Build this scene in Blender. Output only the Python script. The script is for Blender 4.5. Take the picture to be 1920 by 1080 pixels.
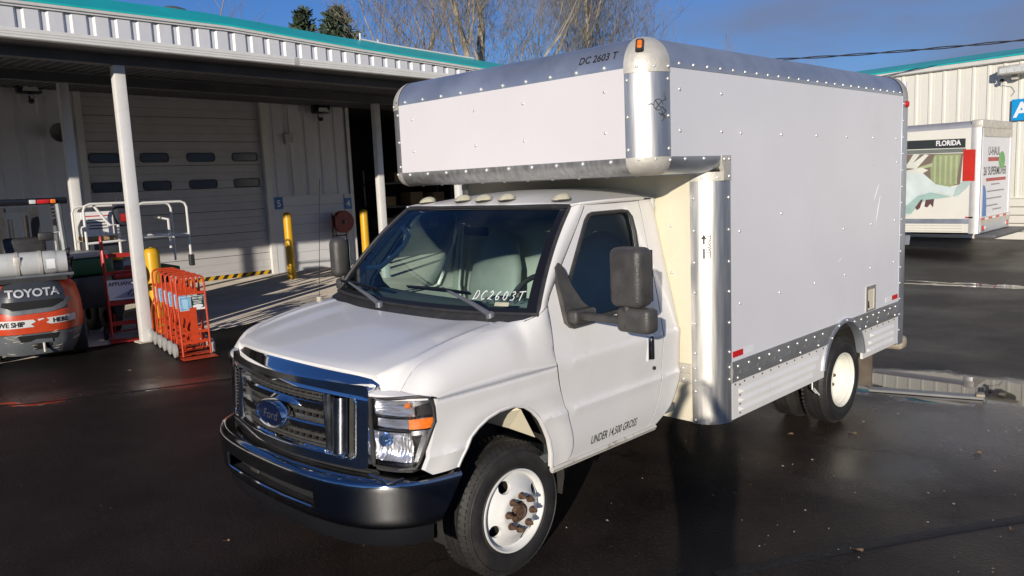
import bpy, bmesh, math, random
from mathutils import Vector, Matrix
from mathutils.geometry import delaunay_2d_cdt
rad = math.radians
S = bpy.context.scene
for o in list(bpy.data.objects):
    bpy.data.objects.remove(o)
C = S.collection

# ------------------------------------------------------------------ camera
cd = bpy.data.cameras.new('camera')
cam = bpy.data.objects.new('camera', cd)
C.objects.link(cam)
cd.sensor_width = 36
cd.lens = 27.522
cd.clip_start = 0.05
cd.clip_end = 3000
cr, cu_, cf = Vector((.70271483, .71014307, -.04345902)), Vector((-.06440363, .12432467, .99014926)), Vector((-.70855066, .69299365, -.13310058))
M = Matrix((cr, cu_, -cf)).transposed().to_4x4()
M.translation = Vector((3.75631196, -2.71956632, 2.06764499))
cam.matrix_world = M
S.camera = cam

# ------------------------------------------------------------------ sun and sky
SUN_EL = math.atan(.238)
SUN_AZ = math.atan2(.529, -.849)           # measured from +Y towards +X
w = bpy.data.worlds.new('World')
S.world = w
w.use_nodes = True
wn, wl = w.node_tree.nodes, w.node_tree.links
wn.clear()
wo = wn.new('ShaderNodeOutputWorld')
bg = wn.new('ShaderNodeBackground')
bg.inputs['Strength'].default_value = .072
sky = wn.new('ShaderNodeTexSky')
sky.sky_type = 'NISHITA'
sky.sun_disc = False
sky.sun_elevation = SUN_EL
sky.sun_rotation = SUN_AZ
sky.air_density = 1.0
sky.dust_density = .05
sky.ozone_density = 4.0
wtc = wn.new('ShaderNodeTexCoord')
wmap = wn.new('ShaderNodeMapping')
wmap.inputs['Scale'].default_value = (1.1, .8, 4.2)
wno = wn.new('ShaderNodeTexNoise')
wno.inputs['Scale'].default_value = 1.5
wno.inputs['Detail'].default_value = 5
wno.inputs['Roughness'].default_value = .48
wdot = wn.new('ShaderNodeVectorMath')
wdot.operation = 'DOT_PRODUCT'
wdot.inputs[1].default_value = (.55, .83, .0)
wadd = wn.new('ShaderNodeMath')
wadd.operation = 'MULTIPLY_ADD'
wadd.inputs[1].default_value = .50
wamp = wn.new('ShaderNodeMapRange')
wamp.inputs['From Min'].default_value = .28
wamp.inputs['From Max'].default_value = .72
wr = wn.new('ShaderNodeValToRGB')
wr.color_ramp.elements[0].position = .52
wr.color_ramp.elements[0].color = (0, 0, 0, 1)
wr.color_ramp.elements[1].position = .86
wr.color_ramp.elements[1].color = (.85, .85, .85, 1)
wmix = wn.new('ShaderNodeMix')
wmix.data_type = 'RGBA'
wmix.inputs['B'].default_value = (2.45, 3.1, 4.9, 1)
wtint = wn.new('ShaderNodeVectorMath')
wtint.operation = 'MULTIPLY'
wtint.inputs[1].default_value = (.68, .94, 1.42)
wl.new(wtc.outputs['Generated'], wmap.inputs['Vector'])
wl.new(wmap.outputs['Vector'], wno.inputs['Vector'])
wl.new(wtc.outputs['Generated'], wdot.inputs[0])
wl.new(wdot.outputs['Value'], wadd.inputs[0])
wl.new(wno.outputs['Fac'], wamp.inputs['Value'])
wl.new(wamp.outputs['Result'], wadd.inputs[2])
wl.new(wadd.outputs['Value'], wr.inputs['Fac'])
wl.new(wr.outputs['Color'], wmix.inputs['Factor'])
wl.new(sky.outputs['Color'], wtint.inputs[0])
wl.new(wtint.outputs['Vector'], wmix.inputs['A'])
wl.new(wmix.outputs['Result'], bg.inputs['Color'])
wl.new(bg.outputs['Background'], wo.inputs['Surface'])
sl = bpy.data.lights.new('sun', 'SUN')
sl.energy = 4.4
sl.angle = rad(.5)
sl.color = (1.0, .91, .79)
so = bpy.data.objects.new('sun', sl)
C.objects.link(so)
sd = Vector((.529 * math.cos(SUN_EL), -.849 * math.cos(SUN_EL), math.sin(SUN_EL)))
so.rotation_euler = sd.to_track_quat('Z', 'Y').to_euler()
so.location = (20, -30, 14)
S.view_settings.view_transform = 'Standard'
S.view_settings.look = 'None'
S.view_settings.exposure = 0.0
S.view_settings.gamma = 1
S.view_settings.use_curve_mapping = False
S.render.engine = 'CYCLES'
S.cycles.use_denoising = True
S.cycles.max_bounces = 10
S.cycles.transparent_max_bounces = 16

# ------------------------------------------------------------------ materials
def nd(nt, t, **k):
    n = nt.nodes.new(t)
    for a, b in k.items():
        setattr(n, a, b)
    return n

def mat(name, col, rough=.5, metal=0., var=.12, scale=4., bump=0., bscale=60., spec=.5, coat=0., aniso=0., stretch=(1, 1, 1), rvar=.0, dirt=None, dscale=3., damt=.5, dlo=.52, dhi=.75):
    m = bpy.data.materials.new(name)
    m.use_nodes = True
    nt = m.node_tree
    b = nt.nodes['Principled BSDF']
    L = nt.links
    tc = nd(nt, 'ShaderNodeTexCoord')
    mp = nd(nt, 'ShaderNodeMapping')
    mp.inputs['Scale'].default_value = stretch
    L.new(tc.outputs['Object'], mp.inputs['Vector'])
    no = nd(nt, 'ShaderNodeTexNoise')
    no.inputs['Scale'].default_value = scale
    no.inputs['Detail'].default_value = 6
    L.new(mp.outputs['Vector'], no.inputs['Vector'])
    mr = nd(nt, 'ShaderNodeMapRange')
    mr.inputs['From Min'].default_value = .3
    mr.inputs['From Max'].default_value = .7
    mr.inputs['To Min'].default_value = 1 - var
    mr.inputs['To Max'].default_value = 1 + var
    L.new(no.outputs['Fac'], mr.inputs['Value'])
    mu = nd(nt, 'ShaderNodeVectorMath', operation='SCALE')
    mu.inputs[0].default_value = col
    L.new(mr.outputs['Result'], mu.inputs['Scale'])
    out = mu.outputs['Vector']
    if dirt:
        n2 = nd(nt, 'ShaderNodeTexNoise')
        n2.inputs['Scale'].default_value = dscale
        n2.inputs['Detail'].default_value = 8
        n2.inputs['Roughness'].default_value = .7
        L.new(mp.outputs['Vector'], n2.inputs['Vector'])
        m2 = nd(nt, 'ShaderNodeMapRange')
        m2.inputs['From Min'].default_value = dlo
        m2.inputs['From Max'].default_value = dhi
        m2.inputs['To Max'].default_value = damt
        L.new(n2.outputs['Fac'], m2.inputs['Value'])
        mx = nd(nt, 'ShaderNodeMix', data_type='RGBA')
        mx.inputs['B'].default_value = (*dirt, 1)
        L.new(m2.outputs['Result'], mx.inputs['Factor'])
        L.new(out, mx.inputs['A'])
        out = mx.outputs['Result']
    L.new(out, b.inputs['Base Color'])
    b.inputs['Roughness'].default_value = rough
    if rvar:
        m3 = nd(nt, 'ShaderNodeMapRange')
        m3.inputs['From Min'].default_value = .3
        m3.inputs['From Max'].default_value = .7
        m3.inputs['To Min'].default_value = rough - rvar
        m3.inputs['To Max'].default_value = rough + rvar
        L.new(no.outputs['Fac'], m3.inputs['Value'])
        L.new(m3.outputs['Result'], b.inputs['Roughness'])
    b.inputs['Metallic'].default_value = metal
    b.inputs['Specular IOR Level'].default_value = spec
    b.inputs['Coat Weight'].default_value = coat
    b.inputs['Coat Roughness'].default_value = .08
    if aniso:
        b.inputs['Anisotropic'].default_value = aniso
    if bump:
        n4 = nd(nt, 'ShaderNodeTexNoise')
        n4.inputs['Scale'].default_value = bscale
        n4.inputs['Detail'].default_value = 4
        L.new(mp.outputs['Vector'], n4.inputs['Vector'])
        bp = nd(nt, 'ShaderNodeBump')
        bp.inputs['Strength'].default_value = bump
        bp.inputs['Distance'].default_value = .01
        L.new(n4.outputs['Fac'], bp.inputs['Height'])
        L.new(bp.outputs['Normal'], b.inputs['Normal'])
    return m

def glass(name, tint, gloss=1.0, rough=0.0, band=None):
    """thin pane: tinted see-through plus a Fresnel reflection"""
    m = bpy.data.materials.new(name)
    m.use_nodes = True
    nt = m.node_tree
    nt.nodes.clear()
    L = nt.links
    o = nd(nt, 'ShaderNodeOutputMaterial')
    t = nd(nt, 'ShaderNodeBsdfTransparent')
    t.inputs['Color'].default_value = (*tint, 1)
    g = nd(nt, 'ShaderNodeBsdfGlossy')
    g.inputs['Color'].default_value = (gloss, gloss, gloss, 1)
    g.inputs['Roughness'].default_value = rough
    f = nd(nt, 'ShaderNodeFresnel')
    f.inputs['IOR'].default_value = 1.46
    mx = nd(nt, 'ShaderNodeMixShader')
    L.new(f.outputs['Fac'], mx.inputs['Fac'])
    L.new(t.outputs['BSDF'], mx.inputs[1])
    L.new(g.outputs['BSDF'], mx.inputs[2])
    L.new(mx.outputs['Shader'], o.inputs['Surface'])
    if band:                                   # the pane's own shade band along its top
        tc = nd(nt, 'ShaderNodeTexCoord')
        sp = nd(nt, 'ShaderNodeSeparateXYZ')
        L.new(tc.outputs['Object'], sp.inputs['Vector'])
        mr = nd(nt, 'ShaderNodeMapRange')
        mr.inputs['From Min'].default_value = band[0]
        mr.inputs['From Max'].default_value = band[1]
        L.new(sp.outputs['Z'], mr.inputs['Value'])
        mc = nd(nt, 'ShaderNodeMix', data_type='RGBA')
        mc.inputs['A'].default_value = (*tint, 1)
        mc.inputs['B'].default_value = (*band[2], 1)
        L.new(mr.outputs['Result'], mc.inputs['Factor'])
        L.new(mc.outputs['Result'], t.inputs['Color'])
    return m

MT = {}
MT['van'] = mat('van_white_paint', (.80, .785, .755), .30, var=.03, scale=2.5, coat=.45, dirt=(.50, .46, .38), dscale=2.2, damt=.17)
MT['panel'] = mat('white_laminate', (.755, .755, .78), .34, var=.03, scale=1.2, bump=.05, bscale=14, dirt=(.56, .57, .60), dscale=1.1, damt=.16)
MT['cream'] = mat('cream_gelcoat', (.74, .68, .52), .4, var=.05, scale=3, dirt=(.45, .40, .32), dscale=2, damt=.2)
MT['alu'] = mat('bare_aluminium', (.78, .76, .71), .42, .95, var=.08, scale=5, stretch=(9, 9, .5), rvar=.05, bump=.05, bscale=12, dirt=(.62, .60, .55), dscale=4, damt=.5)
MT['rail'] = mat('weathered_aluminium', (.56, .60, .66), .40, .80, var=.14, scale=2.5, rvar=.08, dirt=(.38, .41, .46), dscale=3.5, damt=.5)
MT['railv'] = mat('streaked_aluminium', (.52, .52, .50), .42, .8, var=.22, scale=5, stretch=(7, 7, .35), rvar=.08, dirt=(.72, .71, .66), dscale=6, damt=.6)
MT['cast'] = mat('cast_aluminium', (.64, .61, .54), .58, .45, var=.14, scale=8, bump=.25, bscale=40, dirt=(.34, .30, .24), dscale=7, damt=.35)
MT['rivet'] = mat('rivet_metal', (.78, .77, .73), .3, .55, var=.08)
MT['chrome'] = mat('chrome', (.86, .86, .87), .05, 1., var=.03, scale=9)
MT['bchrome'] = mat('darkened_chrome', (.46, .46, .47), .07, 1., var=.10, scale=6, rvar=.02)  # chrome darkened in colour to stand for dark ground reflections
MT['chrome2'] = mat('dulled_chrome', (.50, .51, .53), .17, 1., var=.15, scale=12, rvar=.06)
MT['black'] = mat('black_plastic', (.032, .031, .031), .46, var=.25, scale=14, bump=.25, bscale=160, dirt=(.075, .072, .066), dscale=9, damt=.5)
MT['gloss'] = mat('gloss_black', (.012, .012, .014), .16, var=.1)
MT['dark'] = mat('dark_void', (.010, .010, .010), .9, var=.2)
MT['under'] = mat('underbody_black', (.020, .018, .016), .75, var=.4, scale=8, dirt=(.05, .036, .026), dscale=9, damt=.6)
MT['rubber'] = mat('tyre_rubber', (.020, .019, .018), .62, var=.25, scale=10, bump=.2, bscale=70, dirt=(.045, .040, .034), dscale=5, damt=.6)
MT['rim'] = mat('white_wheel_paint', (.74, .735, .70), .34, var=.05, scale=9, dirt=(.36, .30, .22), dscale=9, damt=.3, dlo=.56)
MT['rimc'] = mat('cream_wheel_paint', (.80, .785, .69), .38, var=.05, scale=6, dirt=(.45, .38, .26), dscale=6, damt=.25)
MT['rust'] = mat('rusty_steel', (.13, .075, .045), .75, .25, var=.45, scale=40, bump=.6, bscale=80)
MT['grille'] = mat('grey_grille_plastic', (.045, .043, .039), .42, var=.2, scale=15)
MT['wind'] = glass('windscreen', (.80, .92, .87), 1.0, 0, (1.78, 1.85, (.22, .28, .40)))
MT['sglass'] = glass('side_glass', (.74, .90, .87))
MT['lens'] = glass('clear_lens', (.93, .94, .96), 1.0, .01)
MT['amber'] = mat('amber_lens', (.85, .20, .02), .12, var=.2, scale=60, coat=.6)
MT['red'] = mat('red_lens', (.55, .02, .02), .15, var=.2, scale=40, coat=.5)
MT['dome'] = mat('faded_lamp_lens', (.50, .47, .34), .35, var=.12, scale=30, coat=.2)
MT['flute'] = mat('reflector', (.88, .88, .90), .20, .9, var=.05, scale=90)
MT['ink'] = mat('black_print', (.018, .018, .018), .5, var=.1)
MT['chalk'] = mat('white_paint_pen', (.85, .86, .86), .6, var=.05)
MT['redtape'] = mat('red_reflective_tape', (.62, .012, .015), .35, var=.1, scale=60)
MT['whitetape'] = mat('white_reflective_tape', (.82, .82, .82), .35, var=.05, scale=60)
MT['seat'] = mat('grey_vinyl', (.32, .34, .325), .55, var=.1, scale=6, bump=.15, bscale=50)
MT['dash'] = mat('grey_dashboard', (.13, .155, .16), .6, var=.1, scale=6, bump=.2, bscale=150)
MT['trim'] = mat('pale_cab_trim', (.58, .61, .575), .6, var=.06)
MT['wall'] = mat('white_ribbed_steel', (.68, .685, .70), .45, var=.05, scale=1.2, dirt=(.42, .41, .39), dscale=1.6, damt=.3, stretch=(1, 1, .35))
MT['wallr'] = mat('cream_ribbed_steel', (.73, .71, .63), .45, var=.05, scale=.8, dirt=(.50, .48, .42), dscale=1.2, damt=.25, stretch=(1, 1, .3))
MT['door'] = mat('pale_door_panel', (.52, .51, .50), .5, var=.06, scale=1.5, dirt=(.34, .32, .29), dscale=2.2, damt=.35)
MT['teal'] = mat('teal_roof_steel', (.012, .50, .475), .38, var=.07, scale=1.5, dirt=(.04, .30, .30), dscale=2, damt=.3)
MT['white'] = mat('white_trim', (.74, .73, .69), .42, var=.05, scale=3, dirt=(.45, .42, .37), dscale=4, damt=.25)
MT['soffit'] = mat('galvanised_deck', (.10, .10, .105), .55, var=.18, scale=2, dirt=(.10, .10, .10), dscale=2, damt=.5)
MT['post'] = mat('white_post_paint', (.76, .75, .72), .42, var=.04, scale=3, dirt=(.40, .37, .32), dscale=5, damt=.3)
MT['yellow'] = mat('yellow_paint', (.72, .40, .008), .38, var=.07, scale=5, dirt=(.40, .22, .02), dscale=7, damt=.4)
MT['blue'] = mat('blue_sign', (.01, .15, .42), .4, var=.05)
MT['bluel'] = mat('bright_blue_sign', (.005, .30, .66), .4, var=.05)
MT['sign'] = mat('white_lettering', (.8, .8, .8), .5, var=.03)
MT['orange'] = mat('orange_enamel', (.57, .062, .018), .36, var=.10, scale=8, dirt=(.25, .06, .03), dscale=9, damt=.5)
MT['redp'] = mat('red_enamel', (.42, .022, .018), .4, var=.12, scale=8, dirt=(.15, .02, .02), dscale=9, damt=.5)
MT['tank'] = mat('grey_tank_paint', (.50, .51, .50), .38, var=.06, scale=5, dirt=(.28, .27, .25), dscale=7, damt=.4)
MT['fgrey'] = mat('grey_scuffed_enamel', (.125, .135, .145), .42, var=.12, scale=5, dirt=(.26, .27, .27), dscale=5, damt=.6, bump=.1, bscale=14)
MT['fdark'] = mat('dark_cast_paint', (.045, .05, .058), .30, var=.1, scale=5)
MT['silver'] = mat('silver_lettering', (.62, .62, .62), .35, .3, var=.1)
MT['green'] = mat('green_enamel', (.012, .11, .045), .4, var=.1, scale=6, dirt=(.04, .06, .04), dscale=6, damt=.4)
MT['card'] = mat('cardboard', (.38, .25, .13), .8, var=.1)
MT['wheelgrey'] = mat('grey_castor_rubber', (.36, .36, .34), .6, var=.12, scale=20)
MT['bark'] = mat('winter_bark', (.36, .30, .23), .85, var=.35, scale=2, bump=.5, bscale=8)
MT['twig'] = mat('winter_twig', (.30, .245, .185), .85, var=.25, scale=.6)
MT['needle'] = mat('conifer_needles', (.050, .075, .040), .7, var=.5, scale=.9)
MT['cloth'] = mat('dark_cloth', (.03, .034, .05), .85, var=.2, scale=20)
MT['skin'] = mat('skin', (.50, .30, .21), .5, var=.05)
MT['concrete'] = mat('pale_concrete', (.44, .39, .33), .9, var=.16, scale=1.2, bump=.8, bscale=70, dirt=(.20, .175, .15), dscale=.9, damt=.6, spec=.2)
MT['lamp'] = mat('lamp_glass', (.62, .64, .62), .25, var=.1, scale=20)
MT['concrete'].node_tree.nodes['Principled BSDF'].inputs['Diffuse Roughness'].default_value = 1.0
MT['mirror'] = mat('scuffed_black_plastic', (.058, .055, .052), .42, var=.3, scale=9, bump=.3, bscale=120, dirt=(.12, .11, .10), dscale=7, damt=.6)
MT['wood'] = mat('grey_timber', (.36, .31, .23), .75, var=.2, scale=6, stretch=(1, 8, 8), bump=.2, bscale=30)

# ------------------------------------------------------------------ mesh helpers
class MB:
    def __init__(s):
        s.v, s.f, s.m, s.cur = [], [], [], 0
    def add(s, vs, fs):
        o = len(s.v)
        s.v += [tuple(p) for p in vs]
        for f in fs:
            s.f.append([i + o for i in f])
            s.m.append(s.cur)
        return s
    def box(s, x0, x1, y0, y1, z0, z1):
        return s.add([(x0, y0, z0), (x1, y0, z0), (x1, y1, z0), (x0, y1, z0), (x0, y0, z1), (x1, y0, z1), (x1, y1, z1), (x0, y1, z1)],
                     [(0, 3, 2, 1), (4, 5, 6, 7), (0, 1, 5, 4), (1, 2, 6, 5), (2, 3, 7, 6), (3, 0, 4, 7)])
    def rbox(s, x0, x1, y0, y1, z0, z1, r=.02, seg=3):
        bm = bmesh.new()
        bmesh.ops.create_cube(bm, size=1)
        for v in bm.verts:
            v.co = Vector(((x0 + x1) / 2 + v.co.x * (x1 - x0), (y0 + y1) / 2 + v.co.y * (y1 - y0), (z0 + z1) / 2 + v.co.z * (z1 - z0)))
        bmesh.ops.bevel(bm, geom=bm.edges[:], offset=r, segments=seg, profile=.5, affect='EDGES')
        bm.verts.index_update()
        s.add([v.co.copy() for v in bm.verts], [[v.index for v in f.verts] for f in bm.faces])
        bm.free()
        return s
    def tube(s, path, r, n=8, closed=False, cap=True):
        P = [Vector(p) for p in path]
        k = len(P)
        rs = r if isinstance(r, (list, tuple)) else [r] * k
        up = None
        vs = []
        for i in range(k):
            a = P[(i - 1) % k] if (closed or i) else P[0]
            b = P[(i + 1) % k] if (closed or i < k - 1) else P[-1]
            t = (b - a)
            t = t.normalized() if t.length > 1e-9 else Vector((0, 0, 1))
            if up is None:
                up = Vector((0, 0, 1)) if abs(t.z) < .9 else Vector((1, 0, 0))
            u = t.cross(up)
            if u.length < 1e-6:
                u = t.orthogonal()
            u.normalize()
            up = u.cross(t).normalized()
            for j in range(n):
                q = 2 * math.pi * j / n
                vs.append(P[i] + (u * math.cos(q) + up * math.sin(q)) * rs[i])
        fs = []
        for i in range(k if closed else k - 1):
            i2 = (i + 1) % k
            for j in range(n):
                fs.append((i * n + j, i * n + (j + 1) % n, i2 * n + (j + 1) % n, i2 * n + j))
        if cap and not closed:
            fs.append(tuple(range(n))[::-1])
            fs.append(tuple(range((k - 1) * n, k * n)))
        return s.add(vs, fs)
    def lathe(s, prof, org=(0, 0, 0), axis='x', n=48, a0=0., a1=2 * math.pi):
        full = abs(a1 - a0 - 2 * math.pi) < 1e-6
        m = n if full else n + 1
        vs = []
        for (h, r) in prof:
            for j in range(m):
                q = a0 + (a1 - a0) * j / n
                c_, s_ = r * math.cos(q), r * math.sin(q)
                p = {'x': (h, c_, s_), 'y': (c_, h, s_), 'z': (c_, s_, h)}[axis]
                vs.append((org[0] + p[0], org[1] + p[1], org[2] + p[2]))
        fs = []
        for i in range(len(prof) - 1):
            for j in range(n):
                j2 = (j + 1) % m
                fs.append((i * m + j, i * m + j2, (i + 1) * m + j2, (i + 1) * m + j))
        return s.add(vs, fs)
    def grid(s, rows):
        n = len(rows[0])
        vs = [p for r in rows for p in r]
        fs = [(i * n + j, i * n + j + 1, (i + 1) * n + j + 1, (i + 1) * n + j) for i in range(len(rows) - 1) for j in range(n - 1)]
        return s.add(vs, fs)
    def prism(s, poly, off):
        n = len(poly)
        o = Vector(off)
        vs = [Vector(p) for p in poly] + [Vector(p) + o for p in poly]
        return s.add(vs, [tuple(range(n))[::-1], tuple(range(n, 2 * n))] + [(i, (i + 1) % n, n + (i + 1) % n, n + i) for i in range(n)])
    def patch(s, outer, fn, holes=(), step=.04, extra=(), flange=None):
        """fill a 2D outline (with holes) and carry it onto a surface fn(a, b) -> 3D; flange = 3D offset vector fn or vector for the turned-in edge"""
        def dens(pl):
            r = []
            for i, p in enumerate(pl):
                q = pl[(i + 1) % len(pl)]
                d = math.dist(p, q)
                k = max(1, int(math.ceil(d / step)))
                r += [(p[0] + (q[0] - p[0]) * t / k, p[1] + (q[1] - p[1]) * t / k) for t in range(k)]
            return r
        loops = [dens(l) for l in (outer, *holes)]
        def inside(p, pl):
            c = False
            x, y = p
            j = len(pl) - 1
            for i in range(len(pl)):
                xi, yi = pl[i]
                xj, yj = pl[j]
                if (yi > y) != (yj > y) and x < (xj - xi) * (y - yi) / (yj - yi) + xi:
                    c = not c
                j = i
            return c
        pts, eds = [], []
        for l in loops:
            o = len(pts)
            pts += l
            eds += [(o + i, o + (i + 1) % len(l)) for i in range(len(l))]
        a0, a1 = min(p[0] for p in outer), max(p[0] for p in outer)
        b0, b1 = min(p[1] for p in outer), max(p[1] for p in outer)
        cand = []
        na, nb = int((a1 - a0) / step), int((b1 - b0) / step)
        for i in range(1, na + 1):
            for j in range(1, nb + 1):
                cand.append((a0 + i * (a1 - a0) / (na + 1), b0 + j * (b1 - b0) / (nb + 1)))
        cand += list(extra)
        bl = list(pts)
        for c in cand:
            if inside(c, loops[0]) and not any(inside(c, h) for h in loops[1:]):
                if min((c[0] - q[0]) ** 2 + (c[1] - q[1]) ** 2 for q in bl) > (step * .35) ** 2:
                    pts.append(c)
        r = delaunay_2d_cdt([Vector(p) for p in pts], eds, [], 0, 1e-6)
        V2, T = r[0], r[2]
        keep = []
        for t in T:
            c = (sum(V2[i].x for i in t) / len(t), sum(V2[i].y for i in t) / len(t))
            if inside(c, loops[0]) and not any(inside(c, h) for h in loops[1:]):
                keep.append(t)
        s.add([fn(v.x, v.y) for v in V2], keep)
        if flange is not None:
            for l in loops:
                A = [Vector(fn(*p)) for p in l]
                B = [a + Vector(flange) for a in A]
                n = len(A)
                s.add(A + B, [(i, (i + 1) % n, n + (i + 1) % n, n + i) for i in range(n)])
        return s
    def mirror_x(s):
        s.v = [(-p[0], p[1], p[2]) for p in s.v]
        s.f = [f[::-1] for f in s.f]
        return s
    def build(s, name, mats, parent=None, sharp=35, smooth=True, recalc=True, merge=1e-5):
        me = bpy.data.meshes.new(name)
        me.from_pydata(s.v, [], s.f)
        mats = mats if isinstance(mats, (list, tuple)) else [mats]
        for m in mats:
            me.materials.append(MT[m] if isinstance(m, str) else m)
        if len(mats) > 1:
            me.polygons.foreach_set('material_index', s.m)
        bm = bmesh.new()
        bm.from_mesh(me)
        if merge:
            bmesh.ops.remove_doubles(bm, verts=bm.verts, dist=merge)
        if recalc:
            bmesh.ops.recalc_face_normals(bm, faces=bm.faces)
        bm.to_mesh(me)
        bm.free()
        if smooth:
            me.polygons.foreach_set('use_smooth', [True] * len(me.polygons))
            me.set_sharp_from_angle(angle=rad(sharp))
        me.update()
        o = bpy.data.objects.new(name, me)
        C.objects.link(o)
        if parent:
            o.parent = parent
        return o

def thing(name, label, cat, loc=(0, 0, 0), rz=0., group=None):
    o = bpy.data.objects.new(name, None)
    o.empty_display_size = .2
    C.objects.link(o)
    o.location = loc
    o.rotation_euler = (0, 0, rz)
    o['label'] = label
    o['category'] = cat
    if group:
        o['group'] = group
    return o

def tag(o, label, cat, group=None, loc=None):
    o['label'] = label
    o['category'] = cat
    if group:
        o['group'] = group
    return o

def stuff(o):
    o['kind'] = 'stuff'
    return o

def struct(o):
    o['kind'] = 'structure'
    return o

def tree_copy(o, parent=None):
    c = o.copy()
    C.objects.link(c)
    if parent:
        c.parent = parent
    for ch in list(o.children):
        tree_copy(ch, c)
    return c

def lerp(tab, t):
    if t <= tab[0][0]:
        return tab[0][1]
    for (a, b), (c, d) in zip(tab, tab[1:]):
        if t <= c:
            return b + (d - b) * (t - a) / (c - a)
    return tab[-1][1]

def smooth_lerp(tab, t):
    """Catmull-Rom through a table"""
    xs = [p[0] for p in tab]
    if t <= xs[0]:
        return tab[0][1]
    if t >= xs[-1]:
        return tab[-1][1]
    i = max(k for k in range(len(xs) - 1) if xs[k] <= t)
    x0, y0 = tab[i]
    x1, y1 = tab[i + 1]
    def sl(k):
        if k == 0 or k == len(xs) - 1:
            j = min(k, len(xs) - 2)
            return (tab[j + 1][1] - tab[j][1]) / (tab[j + 1][0] - tab[j][0])
        return (tab[k + 1][1] - tab[k - 1][1]) / (tab[k + 1][0] - tab[k - 1][0])
    h = x1 - x0
    u = (t - x0) / h
    return (2 * u**3 - 3 * u**2 + 1) * y0 + (u**3 - 2 * u**2 + u) * h * sl(i) + (-2 * u**3 + 3 * u**2) * y1 + (u**3 - u**2) * h * sl(i + 1)

def text2d(s, size, bold=0., shear=0., align='LEFT', sx=1.):
    cu = bpy.data.curves.new('lettering', 'FONT')
    cu.body = s
    cu.size = size
    cu.offset = bold * size
    cu.shear = shear
    cu.align_x = align
    cu.resolution_u = 3
    ob = bpy.data.objects.new('lettering', cu)
    C.objects.link(ob)
    bpy.context.view_layer.update()
    dg = bpy.context.evaluated_depsgraph_get()
    me = bpy.data.meshes.new_from_object(ob.evaluated_get(dg))
    vs = [(v.co.x * sx, v.co.y) for v in me.vertices]
    fs = [list(p.vertices) for p in me.polygons]
    bpy.data.objects.remove(ob)
    bpy.data.curves.remove(cu)
    bpy.data.meshes.remove(me)
    return vs, fs

def lettering(s, size, fn, mt, parent, name='lettering', **k):
    vs, fs = text2d(s, size, **k)
    m = MB().add([fn(a, b) for a, b in vs], fs)
    return m.build(name, mt, parent, smooth=False, merge=0, recalc=False)

def rivets(pts, nrm, r=.011, mb=None):
    """low domed rivet heads on a surface with normal nrm"""
    mb = mb or MB()
    n = Vector(nrm).normalized()
    u = n.orthogonal().normalized()
    v = n.cross(u)
    for p in pts:
        p = Vector(p)
        vs = []
        for rr, hh in ((1, -.1), (.85, .35), (.45, .6)):
            vs += [p + (u * math.cos(q) + v * math.sin(q)) * r * rr + n * r * hh for q in [2 * math.pi * i / 7 for i in range(7)]]
        vs.append(p + n * r * .68)
        fs = [(a * 7 + i, a * 7 + (i + 1) % 7, a * 7 + 7 + (i + 1) % 7, a * 7 + 7 + i) for a in (0, 1) for i in range(7)]
        fs += [(14 + i, 14 + (i + 1) % 7, 21) for i in range(7)]
        mb.add(vs, fs)
    return mb
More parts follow.
